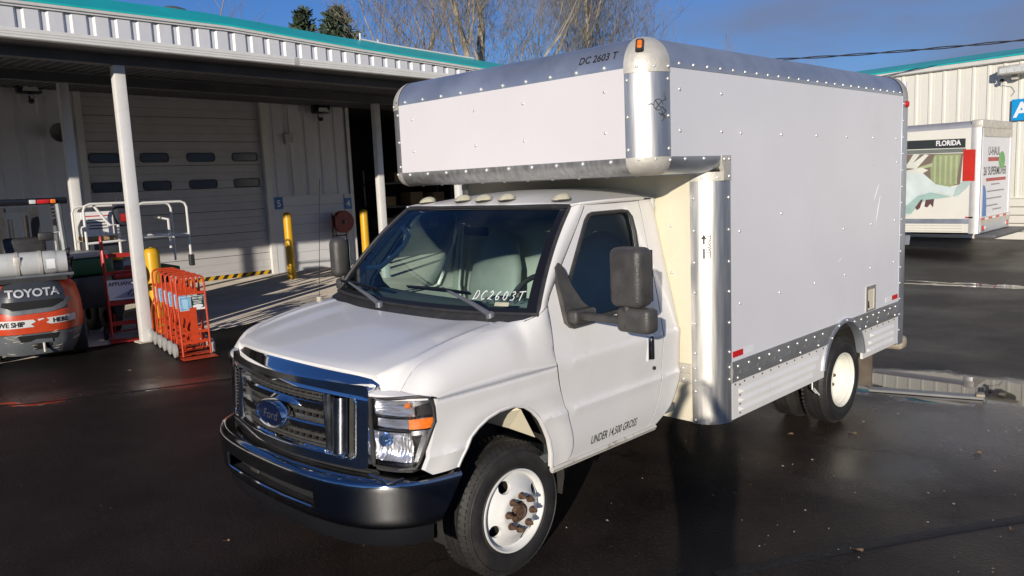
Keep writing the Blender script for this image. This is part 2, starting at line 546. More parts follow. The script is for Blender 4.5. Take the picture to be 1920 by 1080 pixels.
# ------------------------------------------------------------------ ground
def ground_material():
    m = bpy.data.materials.new('wet_asphalt')
    m.use_nodes = True
    nt = m.node_tree
    L = nt.links
    b = nt.nodes['Principled BSDF']
    geo = nd(nt, 'ShaderNodeNewGeometry')
    pos = geo.outputs['Position']
    def noise(scale, detail=4, rough=.5, vec=pos):
        n = nd(nt, 'ShaderNodeTexNoise')
        n.inputs['Scale'].default_value = scale
        n.inputs['Detail'].default_value = detail
        n.inputs['Roughness'].default_value = rough
        L.new(vec, n.inputs['Vector'])
        return n.outputs['Fac']
    def rng(v, a, b_, c=0., d=1.):
        r = nd(nt, 'ShaderNodeMapRange')
        r.inputs['From Min'].default_value = a
        r.inputs['From Max'].default_value = b_
        r.inputs['To Min'].default_value = c
        r.inputs['To Max'].default_value = d
        L.new(v, r.inputs['Value'])
        return r.outputs['Result']
    def mth(op, a, b_=None):
        n = nd(nt, 'ShaderNodeMath', operation=op)
        for i, x in enumerate((a, b_)):
            if x is None:
                continue
            if isinstance(x, (int, float)):
                n.inputs[i].default_value = x
            else:
                L.new(x, n.inputs[i])
        return n.outputs['Value']
    # warped position for ragged puddle edges
    wn_ = nd(nt, 'ShaderNodeTexNoise')
    wn_.inputs['Scale'].default_value = 2.2
    wn_.inputs['Detail'].default_value = 6
    wn_.inputs['Roughness'].default_value = .62
    L.new(pos, wn_.inputs['Vector'])
    sub = nd(nt, 'ShaderNodeVectorMath', operation='SUBTRACT')
    L.new(wn_.outputs['Color'], sub.inputs[0])
    sub.inputs[1].default_value = (.5, .5, .5)
    sca = nd(nt, 'ShaderNodeVectorMath', operation='MULTIPLY')
    sca.inputs[1].default_value = (.75, .75, 0)
    L.new(sub.outputs['Vector'], sca.inputs[0])
    add = nd(nt, 'ShaderNodeVectorMath', operation='ADD')
    L.new(pos, add.inputs[0])
    L.new(sca.outputs['Vector'], add.inputs[1])
    wp = add.outputs['Vector']
    pud = None
    film = None
    for (cx, cy, rz, a, c_, k) in [(1.45, 5.10, 16, 1.05, .62, 0), (2.5, 5.25, 14, 1.0, .40, 0), (1.1, 4.75, 30, .5, .22, 0), (-5.55, -.75, 62, .42, .10, 0), (-5.02, .25, 62, .62, .035, 0),
                                  (-.6, 11.9, 9, 2.2, .11, 0), (.6, 12.3, 2, 2.0, .10, 0), (1.85, 3.75, 35, 1.3, 1.1, 1), (2.6, 4.6, 25, 2.0, 1.4, 1), (1.7, 2.6, 40, .7, .5, 1), (-5.3, .1, 60, 1.7, .35, 1)]:
        mp = nd(nt, 'ShaderNodeMapping', vector_type='TEXTURE')
        mp.inputs['Location'].default_value = (cx, cy, 0)
        mp.inputs['Rotation'].default_value = (0, 0, rad(rz))
        mp.inputs['Scale'].default_value = (a, c_, 1)
        L.new(wp, mp.inputs['Vector'])
        ln = nd(nt, 'ShaderNodeVectorMath', operation='LENGTH')
        L.new(mp.outputs['Vector'], ln.inputs[0])
        v = rng(ln.outputs['Value'], 1.1 if k == 0 else 1.25, .85 if k == 0 else .3)
        if k == 0:
            pud = v if pud is None else mth('MAXIMUM', pud, v)
        else:
            film = v if film is None else mth('MAXIMUM', film, v)
    wet = rng(noise(.42, 5, .6), .42, .62)
    fine = noise(160, 3, .6)
    agg = noise(46, 4, .65)
    big = noise(1.3, 6, .62)
    # colour: black wet binder, paler stones, brown patches that strengthen towards +X
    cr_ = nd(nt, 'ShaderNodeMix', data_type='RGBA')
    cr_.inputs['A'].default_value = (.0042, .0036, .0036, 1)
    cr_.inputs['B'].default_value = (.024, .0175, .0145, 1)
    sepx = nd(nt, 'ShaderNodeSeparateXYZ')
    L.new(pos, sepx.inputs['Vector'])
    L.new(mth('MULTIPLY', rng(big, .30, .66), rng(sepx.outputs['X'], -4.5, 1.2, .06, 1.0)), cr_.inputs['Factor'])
    b.inputs['Diffuse Roughness'].default_value = 1.0
    stone = nd(nt, 'ShaderNodeMix', data_type='RGBA')
    stone.inputs['B'].default_value = (.085, .075, .068, 1)
    L.new(mth('MULTIPLY', rng(agg, .58, .72), .5), stone.inputs['Factor'])
    L.new(cr_.outputs['Result'], stone.inputs['A'])
    speck = nd(nt, 'ShaderNodeTexVoronoi')
    speck.inputs['Scale'].default_value = 5.5
    L.new(pos, speck.inputs['Vector'])
    sp = nd(nt, 'ShaderNodeMix', data_type='RGBA')
    sp.inputs['B'].default_value = (.20, .185, .165, 1)
    L.new(rng(speck.outputs['Distance'], .026, .016), sp.inputs['Factor'])
    L.new(stone.outputs['Result'], sp.inputs['A'])
    # hairline cracks, wandering
    ck = nd(nt, 'ShaderNodeTexVoronoi', feature='DISTANCE_TO_EDGE')
    ck.inputs['Scale'].default_value = .42
    L.new(wp, ck.inputs['Vector'])
    ckm = mth('MULTIPLY', rng(ck.outputs['Distance'], .0050, .0015), rng(noise(.7, 3), .46, .56))
    cx2 = nd(nt, 'ShaderNodeMix', data_type='RGBA')
    cx2.inputs['B'].default_value = (.003, .003, .003, 1)
    L.new(ckm, cx2.inputs['Factor'])
    L.new(sp.outputs['Result'], cx2.inputs['A'])
    L.new(cx2.outputs['Result'], b.inputs['Base Color'])
    # gloss: standing water is a mirror, film is satin, the rest is damp and coarse
    r0 = rng(wet, 0, 1, .50, .34)
    r1 = mth('MULTIPLY', r0, mth('SUBTRACT', 1, mth('MULTIPLY', film, .62)))
    r2 = mth('MULTIPLY', r1, mth('SUBTRACT', 1, pud))
    L.new(mth('MAXIMUM', r2, .015), b.inputs['Roughness'])
    L.new(rng(mth('MAXIMUM', pud, mth('MULTIPLY', film, .55)), 0, 1, .19, .66), b.inputs['Specular IOR Level'])
    bp = nd(nt, 'ShaderNodeBump')
    bp.inputs['Distance'].default_value = .009
    L.new(mth('ADD', mth('MULTIPLY', fine, .5), agg), bp.inputs['Height'])
    L.new(mth('MULTIPLY', mth('SUBTRACT', 1, mth('MAXIMUM', pud, mth('MULTIPLY', film, .7))), .9), bp.inputs['Strength'])
    L.new(bp.outputs['Normal'], b.inputs['Normal'])
    return m

g = MB().add([(-500, -500, 0), (500, -500, 0), (500, 500, 0), (-500, 500, 0)], [(0, 1, 2, 3)]).build('asphalt_ground', ground_material(), smooth=False)
struct(g)
rnd = random.Random(5)
edge = []
for i in range(61):
    y = -12 + i * .6
    edge.append((-8.05 + rnd.uniform(-.10, .10) - (.25 if y < 1.2 else 0), y, .005))
am = MB().add(edge + [(-40, 24, .005), (-40, -12, .005)], [tuple(range(63))])
struct(am.build('concrete_apron', 'concrete', smooth=False))
# seams in the asphalt (a raised sealed joint and a shallow lip)
sm = MB()
for pts, wd in (([(1.72, .66), (1.98, 1.12), (2.21, 1.55), (2.48, 2.0), (2.71, 2.37), (3.4, 3.5)], .035), ([(-6.6, -2.6), (-5.9, -1.35), (-5.5, -.75), (-5.1, .05), (-4.85, .75), (-4.6, 1.5)], .02)):
    q = [(x + rnd.uniform(-.012, .012), y, .003) for x, y in pts]
    sm.grid([[(x - wd * 1.4, y + wd * .8, .0005), (x - wd * .5, y + wd * .3, .0028), (x + wd * .5, y - wd * .3, .0028), (x + wd * .7, y - wd * .4, .0005)] for x, y, z in q])
o = sm.build('asphalt_seam', mat('sealed_joint', (.012, .011, .011), .5, var=.5, scale=30, bump=.6, bscale=90, spec=.25))
struct(o)
# grit and dead leaves scattered over the yard
lm_ = MB()
for i in range(190):
    x, y = rnd.uniform(-7.5, 4.2), rnd.uniform(-2.6, 9)
    if rnd.random() < .55:
        x, y = rnd.uniform(0.6, 3.2), rnd.uniform(.5, 4.5)
    s_ = rnd.choice((.003, .003, .004, .005, .009))
    a = rnd.uniform(0, 6.28)
    vs = []
    for k in range(5):
        q = a + k * 1.257
        vs.append((x + math.cos(q) * s_ * rnd.uniform(.6, 1.5), y + math.sin(q) * s_ * rnd.uniform(.5, 1.2), .004 + rnd.uniform(0, .006)))
    lm_.add(vs + [(x, y, .013)], [(k, (k + 1) % 5, 5) for k in range(5)])
stuff(lm_.build('leaf_litter', mat('grit', (.22, .19, .15), .8, var=.5, scale=3), smooth=False))
lf = MB()
for (x, y, s_, a) in [(2.15, 1.4, .03, .3), (.99, 2.98, .04, 1.2), (2.69, 2.19, .025, 2), (-6.24, .45, .05, .4), (-.7, -.86, .02, 1), (2.2, 3.4, .03, .9), (1.35, 3.3, .035, .2), (.7, 3.6, .03, 2)]:
    n = 8
    vs = [(x + math.cos(a) * s_ * math.cos(t) - math.sin(a) * s_ * .45 * math.sin(t), y + math.sin(a) * s_ * math.cos(t) + math.cos(a) * s_ * .45 * math.sin(t), .008 + .006 * math.sin(2 * t)) for t in [2 * math.pi * i / n for i in range(n)]]
    lf.add(vs + [(x, y, .006)], [(i, (i + 1) % n, n) for i in range(n)])
stuff(lf.build('fallen_leaves', mat('dead_leaf', (.20, .13, .07), .7, var=.4, scale=20), smooth=False))

# ------------------------------------------------------------------ the long storage building with bay doors
WX = -15.0
storage = thing('storage_building', 'long white ribbed storage building with teal roof and loading bays behind the truck', 'building', (WX, 6, 0))
def SB(name, mb, m, parent=None, **k):
    """world-space mesh under the storage building"""
    mb.v = [(x - WX, y - 6, z) for x, y, z in mb.v]
    return mb.build(name, m, parent or storage, **k)
EAVE = [(-14, 6.30), (2.0, 6.16), (6.3, 6.12), (10.1, 5.90), (14, 5.72), (22, 5.35), (30, 5.0)]
def eave(y):
    return lerp(EAVE, y)
def ribbed(y0, y1, z0, z1, x, period=.4525, depth=.045, phase=0., top=None):
    mb = MB()
    ys = []
    k = math.floor((y0 - phase) / period)
    while phase + k * period < y1 + period:
        b = phase + k * period
        for dy, dx in ((0, 0), (.045, depth), (.14, depth), (.185, 0)):
            ys.append((b + dy, -dx))
        k += 1
    ys = [(max(y0, min(y1, a)), d) for a, d in ys]
    pr = []
    for a, d in ys:
        if not pr or abs(pr[-1][0] - a) > 1e-4 or abs(pr[-1][1] - d) > 1e-4:
            pr.append((a, d))
    mb.grid([[(x + d, a, z0) for a, d in pr], [(x + d, a, top(a) if top else z1) for a, d in pr]])
    return mb
PH = 1.945 - .14
SB('upper_wall', ribbed(-14, 30, 4.5, 0, WX, phase=PH, top=lambda y: eave(y) - .1), 'wall', sharp=10)
SB('ribbed_wall', ribbed(-14, 2.72, .0, 4.5, WX, phase=.2, depth=.03), 'wall', sharp=10)
SB('ribbed_wall', ribbed(7.14, 9.50, 1.96, 4.5, WX, phase=7.60, depth=.03), 'wall', sharp=10)
# inset of horizontal siding boards below the ribbed part, between the two bays
k = 0
for z in [i * .245 for i in range(8)]:
    SB('siding_board', MB().add([(WX - .02, 7.44, z), (WX + .012, 7.44, z), (WX + .012, 9.28, z), (WX - .02, 9.28, z), (WX - .01, 7.44, z + .24), (WX - .004, 7.44, z + .24), (WX - .004, 9.28, z + .24), (WX - .01, 9.28, z + .24)],
       [(0, 1, 2, 3), (4, 7, 6, 5), (1, 5, 6, 2), (0, 4, 5, 1), (2, 6, 7, 3)]), 'wall')
SB('wall_panel', MB().box(WX - .06, WX + .02, 7.14, 7.43, 0, 1.955), 'wall')
SB('wall_panel', MB().box(WX - .06, WX + .02, 9.29, 9.50, 0, 1.955), 'wall')
SB('ledge_trim', MB().box(WX, WX + .05, 7.42, 9.30, 1.957, 1.985), 'white')
SB('far_wall', ribbed(17.2, 30, 0, 4.5, WX, phase=.1), 'wall', sharp=10)
# jambs and heads
for (a, b) in ((2.72, 2.86), (7.0, 7.14), (9.50, 9.60), (16.9, 17.2)):
    SB('door_jamb', MB().box(WX - .16, WX + .03, a, b, 0, 4.5), 'white')
SB('door_header', MB().box(WX - .14, WX + .015, 9.6, 16.9, 4.36, 4.5), 'white')
# eave trim, fascia and mansard roof
for nm, dz0, dz1, dx0, dx1, m in (('eave_trim', -.10, .0, -.02, .10, 'white'),):
    mb = MB()
    prof = [(0, -.10), (.05, -.10), (.055, -.06), (.10, -.055), (.115, 0.0), (0, .02)]
    ys = [-14, 2.0, 4.2, 6.3, 8.2, 10.1, 14, 22, 30]
    mb.grid([[(WX + p, y, eave(y) + q) for p, q in prof] for y in ys])
    SB(nm, mb, m, sharp=20)
mb = MB()
ys = [-14 + i * .5 for i in range(89)]
mb.grid([[(WX + .12, y, eave(y) + .004), (WX + .118, y, eave(y) + .04), (WX - 1.05, y, eave(y) + .52), (WX - 9, y, eave(y) + .62)] for y in ys])
SB('roof', mb, 'teal', sharp=20)
rf = MB()
for i in range(70):
    y = -13 + i * .6096
    rf.add([(WX + .11, y, eave(y) + .045), (WX - 1.04, y, eave(y) + .527), (WX + .11, y + .02, eave(y) + .07), (WX - 1.04, y + .02, eave(y) + .552), (WX + .11, y + .04, eave(y) + .045), (WX - 1.04, y + .04, eave(y) + .527)], [(0, 1, 3, 2), (2, 3, 5, 4)])
pass
SB('roof_vent', MB().lathe([(7.0, .42), (7.12, .42), (7.2, .36), (7.26, .2), (7.28, .001)], (-18.4, 6.45, -.05), 'z', 20).lathe([(6.5, .2), (7.0, .2)], (-18.4, 6.45, 0), 'z', 16), 'soffit')
SB('roof_pipe', MB().tube([(-16.2, 10.9, 6.15), (-16.2, 11.0, 6.45), (-16.2, 12.0, 6.38), (-16.1, 15.4, 6.22)], .03, 6).tube([(-16.2, 11.0, 6.2), (-16.2, 11.0, 6.62)], .03, 6).tube([(-16.2, 11.9, 6.0), (-16.2, 11.6, 6.5)], .02, 6), 'white')
# the dark interior of the open bay: floor, back wall, side walls
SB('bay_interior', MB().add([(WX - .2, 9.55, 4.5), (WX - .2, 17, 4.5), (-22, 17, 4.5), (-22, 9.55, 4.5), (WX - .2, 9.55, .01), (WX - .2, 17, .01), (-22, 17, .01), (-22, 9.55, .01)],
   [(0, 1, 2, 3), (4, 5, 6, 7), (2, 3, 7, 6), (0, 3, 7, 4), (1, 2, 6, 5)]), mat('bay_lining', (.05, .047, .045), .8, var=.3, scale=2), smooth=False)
# sectional bay door
D0, D1, DH = 2.86, 7.0, 4.5
secs = 8
hh = DH / secs
dx = WX - .09
for i in range(secs):
    z0 = i * hh
    pr = [(dx - .03, z0 + .004), (dx, z0 + .004)]
    for g_ in (1, 2):
        zz = z0 + g_ * hh / 3
        pr += [(dx, zz - .009), (dx - .012, zz - .003), (dx - .012, zz + .003), (dx, zz + .009)]
    pr += [(dx, z0 + hh - .008), (dx - .03, z0 + hh - .008)]
    mb = MB().grid([[(a, D0 + .005, z) for a, z in pr], [(a, D1 - .005, z) for a, z in pr]])
    ds = SB('door_section', mb, 'door', sharp=15)
    if i in (4, 5):
        zc = {5: 3.0, 4: 2.36}[i]
        for (a, b) in ((2.92, 3.58), (4.01, 4.66), (5.08, 5.77), (6.2, 6.88)):
            def rr(ya, yb, za, zb, r):
                out = []
                for (cy, cz, q0) in ((yb - r, za + r, -90), (yb - r, zb - r, 0), (ya + r, zb - r, 90), (ya + r, za + r, 180)):
                    out += [(cy + r * math.cos(rad(q0 + t)), cz + r * math.sin(rad(q0 + t))) for t in (0, 30, 60, 90)]
                return out
            outl = rr(a, b, zc - .11, zc + .11, .07)
            inn = rr(a + .025, b - .025, zc - .085, zc + .085, .05)
            fr = MB()
            n = len(outl)
            fr.add([(dx + .018, *p) for p in outl] + [(dx + .018, *p) for p in inn] + [(dx - .01, *p) for p in outl] + [(dx - .01, *p) for p in inn],
                   [(j, (j + 1) % n, n + (j + 1) % n, n + j) for j in range(n)] + [(j, (j + 1) % n, 2 * n + (j + 1) % n, 2 * n + j) for j in range(n)] + [(n + j, n + (j + 1) % n, 3 * n + (j + 1) % n, 3 * n + j) for j in range(n)])
            SB('door_window', fr, 'black', ds, smooth=False)
            SB('pane', MB().add([(dx + .006, *p) for p in inn], [tuple(range(n))]), mat('bay_pane', (.02, .022, .028), .12, var=.2) if 'bay_pane' not in bpy.data.materials else bpy.data.materials['bay_pane'], ds, smooth=False)
SB('door_seal', MB().box(dx - .05, dx + .012, D0, D1, .0, .0035), 'black')
SB('door_backing', MB().box(WX - .30, WX - .20, D0 - .3, D1 + .3, 0, 4.6), 'dark')  # dark sheet added to stop light coming through the section gaps
hz = MB()
hz.cur = 0
hz.box(dx + .002, dx + .010, D0, D1, .006, .105)
hz.cur = 1
y = D0 + .05
while y < D1 - .2:
    hz.prism([(dx + .0105, y, .007), (dx + .0105, y + .12, .007), (dx + .0105, y + .20, .104), (dx + .0105, y + .08, .104)], (.003, 0, 0))
    y += .24
SB('hazard_strip', hz, ['ink', 'yellow'], smooth=False)

# ------------------------------------------------------------------ canopy over the loading bays
canopy = thing('loading_canopy', 'flat steel canopy on white square posts in front of the bay doors', 'canopy', (-8, 6, 0))
def CP(name, mb, m, parent=None, **k):
    mb.v = [(x + 8, y - 6, z) for x, y, z in mb.v]
    return mb.build(name, m, parent or canopy, **k)
GX = -7.4
def gz(y):
    return 4.18 - .0165 * (y - 1)
Y0, Y1 = -14, 21
gp = [(-.02, .0), (0, .0), (.012, .012), (.012, .035), (.002, .04), (.012, .045), (.012, .068), (.002, .073), (.012, .078), (.012, .115), (.0, .128), (-.10, .128), (-.10, -.0), (-.02, .0)]
CP('gutter', MB().grid([[(GX + a, y, gz(y) - .128 + b) for a, b in gp] for y in (Y0, 0, 6, 12, Y1)]), 'white', sharp=15)
CP('gutter_joint', MB().box(GX + .0125, GX + .0155, 3.70, 3.78, gz(3.74) - .118, gz(3.74) - .012), 'cast')
# trapezoid deck sheets laid across, seen from below
dk = MB()
n = int((Y1 - Y0) / .155)
pr = []
for i in range(n):
    y = Y0 + i * .155
    pr += [(y, 0), (y + .06, 0), (y + .085, .05), (y + .13, .05)]
def deck(x):
    return 4.10 + (GX - x) * .045
dk.grid([[(x, y, deck(x) + d - .0165 * (y - 1)) for y, d in pr] for x in (GX - .06, -11.2, WX - .02)])
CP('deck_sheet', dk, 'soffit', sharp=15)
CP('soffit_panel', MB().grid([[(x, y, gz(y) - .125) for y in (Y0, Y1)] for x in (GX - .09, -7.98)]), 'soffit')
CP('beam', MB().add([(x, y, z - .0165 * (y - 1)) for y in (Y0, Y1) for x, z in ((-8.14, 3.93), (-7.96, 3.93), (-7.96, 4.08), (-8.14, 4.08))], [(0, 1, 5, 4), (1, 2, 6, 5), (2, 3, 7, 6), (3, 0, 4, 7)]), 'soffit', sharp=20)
CP('beam', MB().add([(x, y, z - .0165 * (y - 1)) for y in (Y0, Y1) for x, z in ((-11.27, 4.08), (-11.13, 4.08), (-11.13, 4.24), (-11.27, 4.24))], [(0, 1, 5, 4), (1, 2, 6, 5), (2, 3, 7, 6), (3, 0, 4, 7)]), 'soffit', sharp=20)
CP('wall_channel', MB().add([(x, y, z - .0165 * (y - 6)) for y in (Y0, Y1) for x, z in ((WX + .0, 4.36), (WX + .10, 4.36), (WX + .10, 4.50), (WX, 4.50))], [(0, 1, 5, 4), (1, 2, 6, 5), (2, 3, 7, 6)]), 'soffit', sharp=20)
pw = .075
for (x, ys, zt) in ((-8.05, (1.32, 7.5, 13.7, -4.9), 3.93), (-11.2, (1.48, 7.84, 14.2, -4.7), 4.08)):
    for y in ys:
        p = CP('post', MB().rbox(x - pw, x + pw, y - pw, y + pw, 0, zt - .0165 * (y - 1) - .002, .008, 2), 'post')
        CP('base_plate', MB().box(x - .13, x + .13, y - .13, y + .13, .004, .018), 'concrete', p)

# ------------------------------------------------------------------ things fixed to the storage wall
def floodlight(label, y, z, cat_z):
    t = thing('floodlight', label, 'floodlight', (WX + .05, y, z), 0, 'black floodlights under the canopy')
    MB().rbox(.06, .34, -.23, .23, -.13, .17, .05, 2).build('housing', 'gloss', t)
    MB().add([(.3415, -.15, -.085), (.3415, .15, -.085), (.3415, .12, .015), (.3415, -.12, .015)], [(0, 1, 2, 3)]).build('lamp_glass', 'lamp', t, smooth=False)
    MB().box(-.03, .09, -.05, .05, -.03, .05).build('bracket', 'black', t)
    MB().lathe([(-.06, .05), (.02, .05), (.06, .03), (.07, .001)], (.12, .05, -.26), 'x', 14).tube([(.02, .05, -.26), (-.04, .05, -.14)], .02, 6).build('sensor', 'black', t)
    MB().tube([(.0, .16, -.06), (.02, .17, -.14), (.02, .09, -.24), (.04, .05, -.2)], .006, 5).build('cable', 'black', t)
floodlight('black floodlight with a sensor on the white wall between the bays', 8.60, 4.22, 0)
floodlight('black floodlight in shade on the wall above the forklift', 1.85, 4.42, 0)
t = thing('junction_box', 'small pale junction box with conduit between the bay doors', 'junction box', (WX + .03, 7.72, 3.44))
MB().rbox(-.03, .10, -.10, .12, -.13, .13, .012, 2).build('box', 'white', t)
MB().box(.101, .106, -.07, .09, -.10, .10).build('cover', 'door', t)
MB().tube([(.03, .03, .13), (.03, .03, .86)], .018, 6).tube([(.03, .03, -.13), (.03, .05, -1.4)], .018, 6).build('conduit', 'white', t)
t = thing('horn_speaker', 'dark horn speaker on the shaded wall left of the bay door', 'speaker', (WX + .05, 2.32, 3.52))
MB().lathe([(.0, .05), (.10, .06), (.2, .11), (.26, .19), (.27, .2), (.255, .18), (.15, .06), (.14, .001)], (0, 0, 0), 'x', 18).build('horn', 'fgrey', t)
MB().box(-.02, .06, -.1, .1, -.08, .08).build('bracket', 'fgrey', t)
for lab, y, z, s_ in (('small blue sign with a white 5 left of the hose reel', 7.30, 1.80, '5'), ('small blue sign with a white 4 right of the hose reel', 9.39, 1.70, '4')):
    t = thing('bay_sign', lab, 'sign', (WX + .02, y, z), 0, 'bay number signs')
    MB().rbox(.002, .022, -.115, .115, -.15, .15, .006, 1).build('plate', 'blue', t)
    lettering(s_, .24, lambda a, b: (.0235, a, b - .085), 'sign', t, 'numeral', align='CENTER', bold=.02)
t = thing('hose_reel', 'red hose reel on a black stand against the white wall', 'hose reel', (WX + .35, 8.98, 0))
MB().lathe([(-.09, .02), (-.09, .29), (-.07, .30), (-.05, .29), (-.045, .2), (.045, .2), (.05, .29), (.07, .30), (.09, .29), (.09, .02)], (0, 0, 1.22), 'x', 28).build('reel', mat('dull_red_reel', (.24, .022, .02), .45, var=.2, scale=8), t)
MB().lathe([(-.13, .05), (-.13, .05), (.13, .05), (.14, .001)], (0, 0, 1.22), 'x', 12).build('hub', 'fgrey', t)
MB().tube([(-.1, -.30, 0), (-.1, -.26, 1.45)], .02, 6).tube([(.1, -.33, 0), (.1, -.29, 1.40)], .02, 6).tube([(-.1, .16, .0), (-.05, .10, 1.2)], .018, 6).tube([(-.1, -.3, .85), (-.1, .16, .85)], .018, 6).tube([(-.1, -.26, 1.38), (-.1, -.02, 1.22)], .018, 6).build('stand', 'gloss', t)
MB().tube([(.06, .1, 1.0), (.1, .06, .6), (.12, .1, .2), (.16, .3, .03)], .013, 6).build('hose', 'black', t)

# ------------------------------------------------------------------ bollards
def bollard(label, x, y, h, r=.10):
    t = thing('bollard', label, 'bollard', (x, y, 0), 0, 'yellow bollards guarding the bays')
    MB().lathe([(0, r), (h - r, r), (h - r * .6, r * .93), (h - r * .25, r * .7), (h - .02, r * .35), (h, .001)], (0, 0, 0), 'z', 24).build('pipe', 'yellow', t)
    MB().lathe([(.006, r + .07), (.012, r + .06), (.014, r)], (0, 0, 0), 'z', 20).build('footing', 'concrete', t)
bollard('thick yellow bollard behind the nearest canopy post and the orange hand trucks', -8.62, 1.72, 1.34, .115)
bollard('slim yellow bollard right of the bay 5 door', -13.27, 6.58, 1.62)
bollard('yellow bollard beside the open dark bay 4', -13.3, 8.75, 1.57)

# ------------------------------------------------------------------ stock inside the dark bay
t = thing('storage_rack', 'dark storage rack with boxes inside the open bay', 'rack', (-18.5, 14.2, 0))
for y in (-1.6, 1.6):
    for x in (-.4, .4):
        MB().box(x - .03, x + .03, y - .03, y + .03, .012, 2.7).build('upright', 'fgrey', t)
for z in (.6, 1.4, 2.2):
    MB().box(-.45, .45, -1.65, 1.65, z, z + .05).build('shelf', 'fgrey', t)
for i, (y, z, s_) in enumerate(((-1.2, .66, .5), (-.3, .66, .6), (.8, .66, .45), (-1, 1.46, .4), (.1, 1.46, .55), (1.1, 1.46, .5), (-.6, 2.26, .4), (.9, 2.26, .45))):
    b_ = thing('carton', ['brown carton on the bottom shelf at the near end', 'wide brown carton on the middle of the bottom shelf', 'small brown carton on the far part of the bottom shelf', 'small brown carton on the near part of the centre shelf', 'brown carton on the middle of the centre shelf', 'brown carton at the far end of the centre shelf', 'brown carton on the near part of the top shelf', 'brown carton on the far part of the top shelf'][i], 'carton', (-18.5, 14.2 + y, z), 0, 'cartons on the bay rack')
    MB().rbox(-.3, .3, -s_ / 2, s_ / 2, 0, s_ * .8, .01, 1).build('box', 'card', b_)
    MB().box(-.03, .03, -s_ / 2 - .001, s_ / 2 + .001, s_ * .8 - .08, s_ * .8 + .001).build('tape', 'wood', b_)

# ------------------------------------------------------------------ the second building, across the yard
RA = math.atan(-.10)
rb = thing('office_building', 'cream ribbed metal building with teal roof edge across the yard', 'building', (-1.6, 21.13, 0), RA)
EZ = 4.72
def ribx(x0, x1, z0, z1, mb, per=.3725, dep=.028):
    pr = []
    n = int((x1 - x0) / per)
    for i in range(n + 1):
        b = x0 + i * per
        pr += [(b, 0), (b + .008, .012), (b + .012, .012), (b + .02, 0), (b + .20, 0), (b + .225, -dep), (b + .275, -dep), (b + .30, 0)]
    mb.grid([[(a, d, z0) for a, d in pr], [(a, d, z1) for a, d in pr]])
    return mb
ribx(-26, 14, 1.10, EZ - .02, MB()).build('ribbed_wall', 'wallr', rb, sharp=12)
for i in range(5):
    z = i * .216
    MB().add([(-26, -.03, z + .02), (14, -.03, z + .02), (14, -.018, z + .21), (-26, -.018, z + .21), (-26, .03, z + .21), (14, .03, z + .21), (-26, -.005, z + .004), (14, -.005, z + .004)], [(0, 1, 2, 3), (3, 2, 5, 4), (6, 7, 1, 0)]).build('siding_board', 'wallr', rb, sharp=15)
MB().box(-26, 14, -.05, .03, 1.085, 1.115).build('drip_trim', 'white', rb)
MB().grid([[(x, a, b) for a, b in ((.0, EZ - .12), (-.16, EZ - .10), (-.19, EZ - .02), (-.17, EZ), (0, EZ + .02))] for x in (-26, 14)]).build('eave_trim', 'white', rb, sharp=15)
MB().grid([[(x, -.20, EZ + .002), (x, -.20, EZ + .03), (x, 1.25, EZ + .34), (x, 9, EZ + .4)] for x in [-26 + .5 * i for i in range(81)]]).build('roof', 'teal', rb, sharp=20)
for nm in ('back',):
    MB().box(-26, 14, .06, 9, 0, EZ).build('wall_backing', 'wallr', rb)
t = thing('floodlight', 'grey floodlight on the cream wall above the blue sign', 'floodlight', (-1.78, 21.0, 4.33), RA)
MB().rbox(-.26, .5, -.36, -.06, -.08, .14, .03, 2).build('housing', 'cast', t)
for k_ in range(4):
    MB().rbox(-.2 + k_ * .17, -.05 + k_ * .17, -.372, -.361, -.05, .08, .012, 1).build('led_panel', 'lamp', t)
MB().box(-.02, .12, -.08, .1, -.2, .0).build('bracket', 'cast', t)
MB().lathe([(-.05, .045), (.04, .045), (.05, .001)], (-.22, -.1, -.2), 'y', 12).build('sensor', 'black', t)
MB().tube([(-.30, .05, .02), (-.42, .02, -.08), (-.40, .02, -.22), (-.25, .0, -.26), (.02, .0, -.32), (.10, .0, -.45), (.02, .0, -.56)], .009, 5).build('cable', 'white', t)
t = thing('wall_sign', 'blue square sign with a white A on the cream wall', 'sign', (-1.80, 21.06, 3.36), RA)
MB().rbox(0, .62, -.03, .03, -.27, .27, .008, 1).build('plate', 'bluel', t)
lettering('A', .52, lambda a, b: (a + .06, -.032, b - .18), 'sign', t, 'letter', bold=.03)
# overhead twisted cable
t = thing('overhead_cable', 'twisted black overhead cable crossing the sky above the cream building', 'cable', (-4, 19.9, 0))
m1, m2 = MB(), MB()
P0, P1, P2 = Vector((-13, 16.6, 5.72)), Vector((-4.1, 19.75, 5.07)), Vector((5, 23.1, 5.30))
for mb, ph in ((m1, 0), (m2, math.pi)):
    pts = []
    for i in range(241):
        u = i / 240
        b = (1 - u) ** 2 * P0 + 2 * u * (1 - u) * (P1 * 2 - P0 * .5 - P2 * .5) + u * u * P2
        q = u * 60 + ph
        pts.append(b - Vector((-4, 19.9, 0)) + Vector((0, .022 * math.cos(q), .022 * math.sin(q))))
    mb.tube(pts, .015, 5)
m1.build('strand', 'black', t)
m2.build('strand', 'black', t)
# ================================================================== the box truck
truck = thing('box_truck', 'white cab-over-attic moving box truck parked in front, hood towards the camera', 'truck')

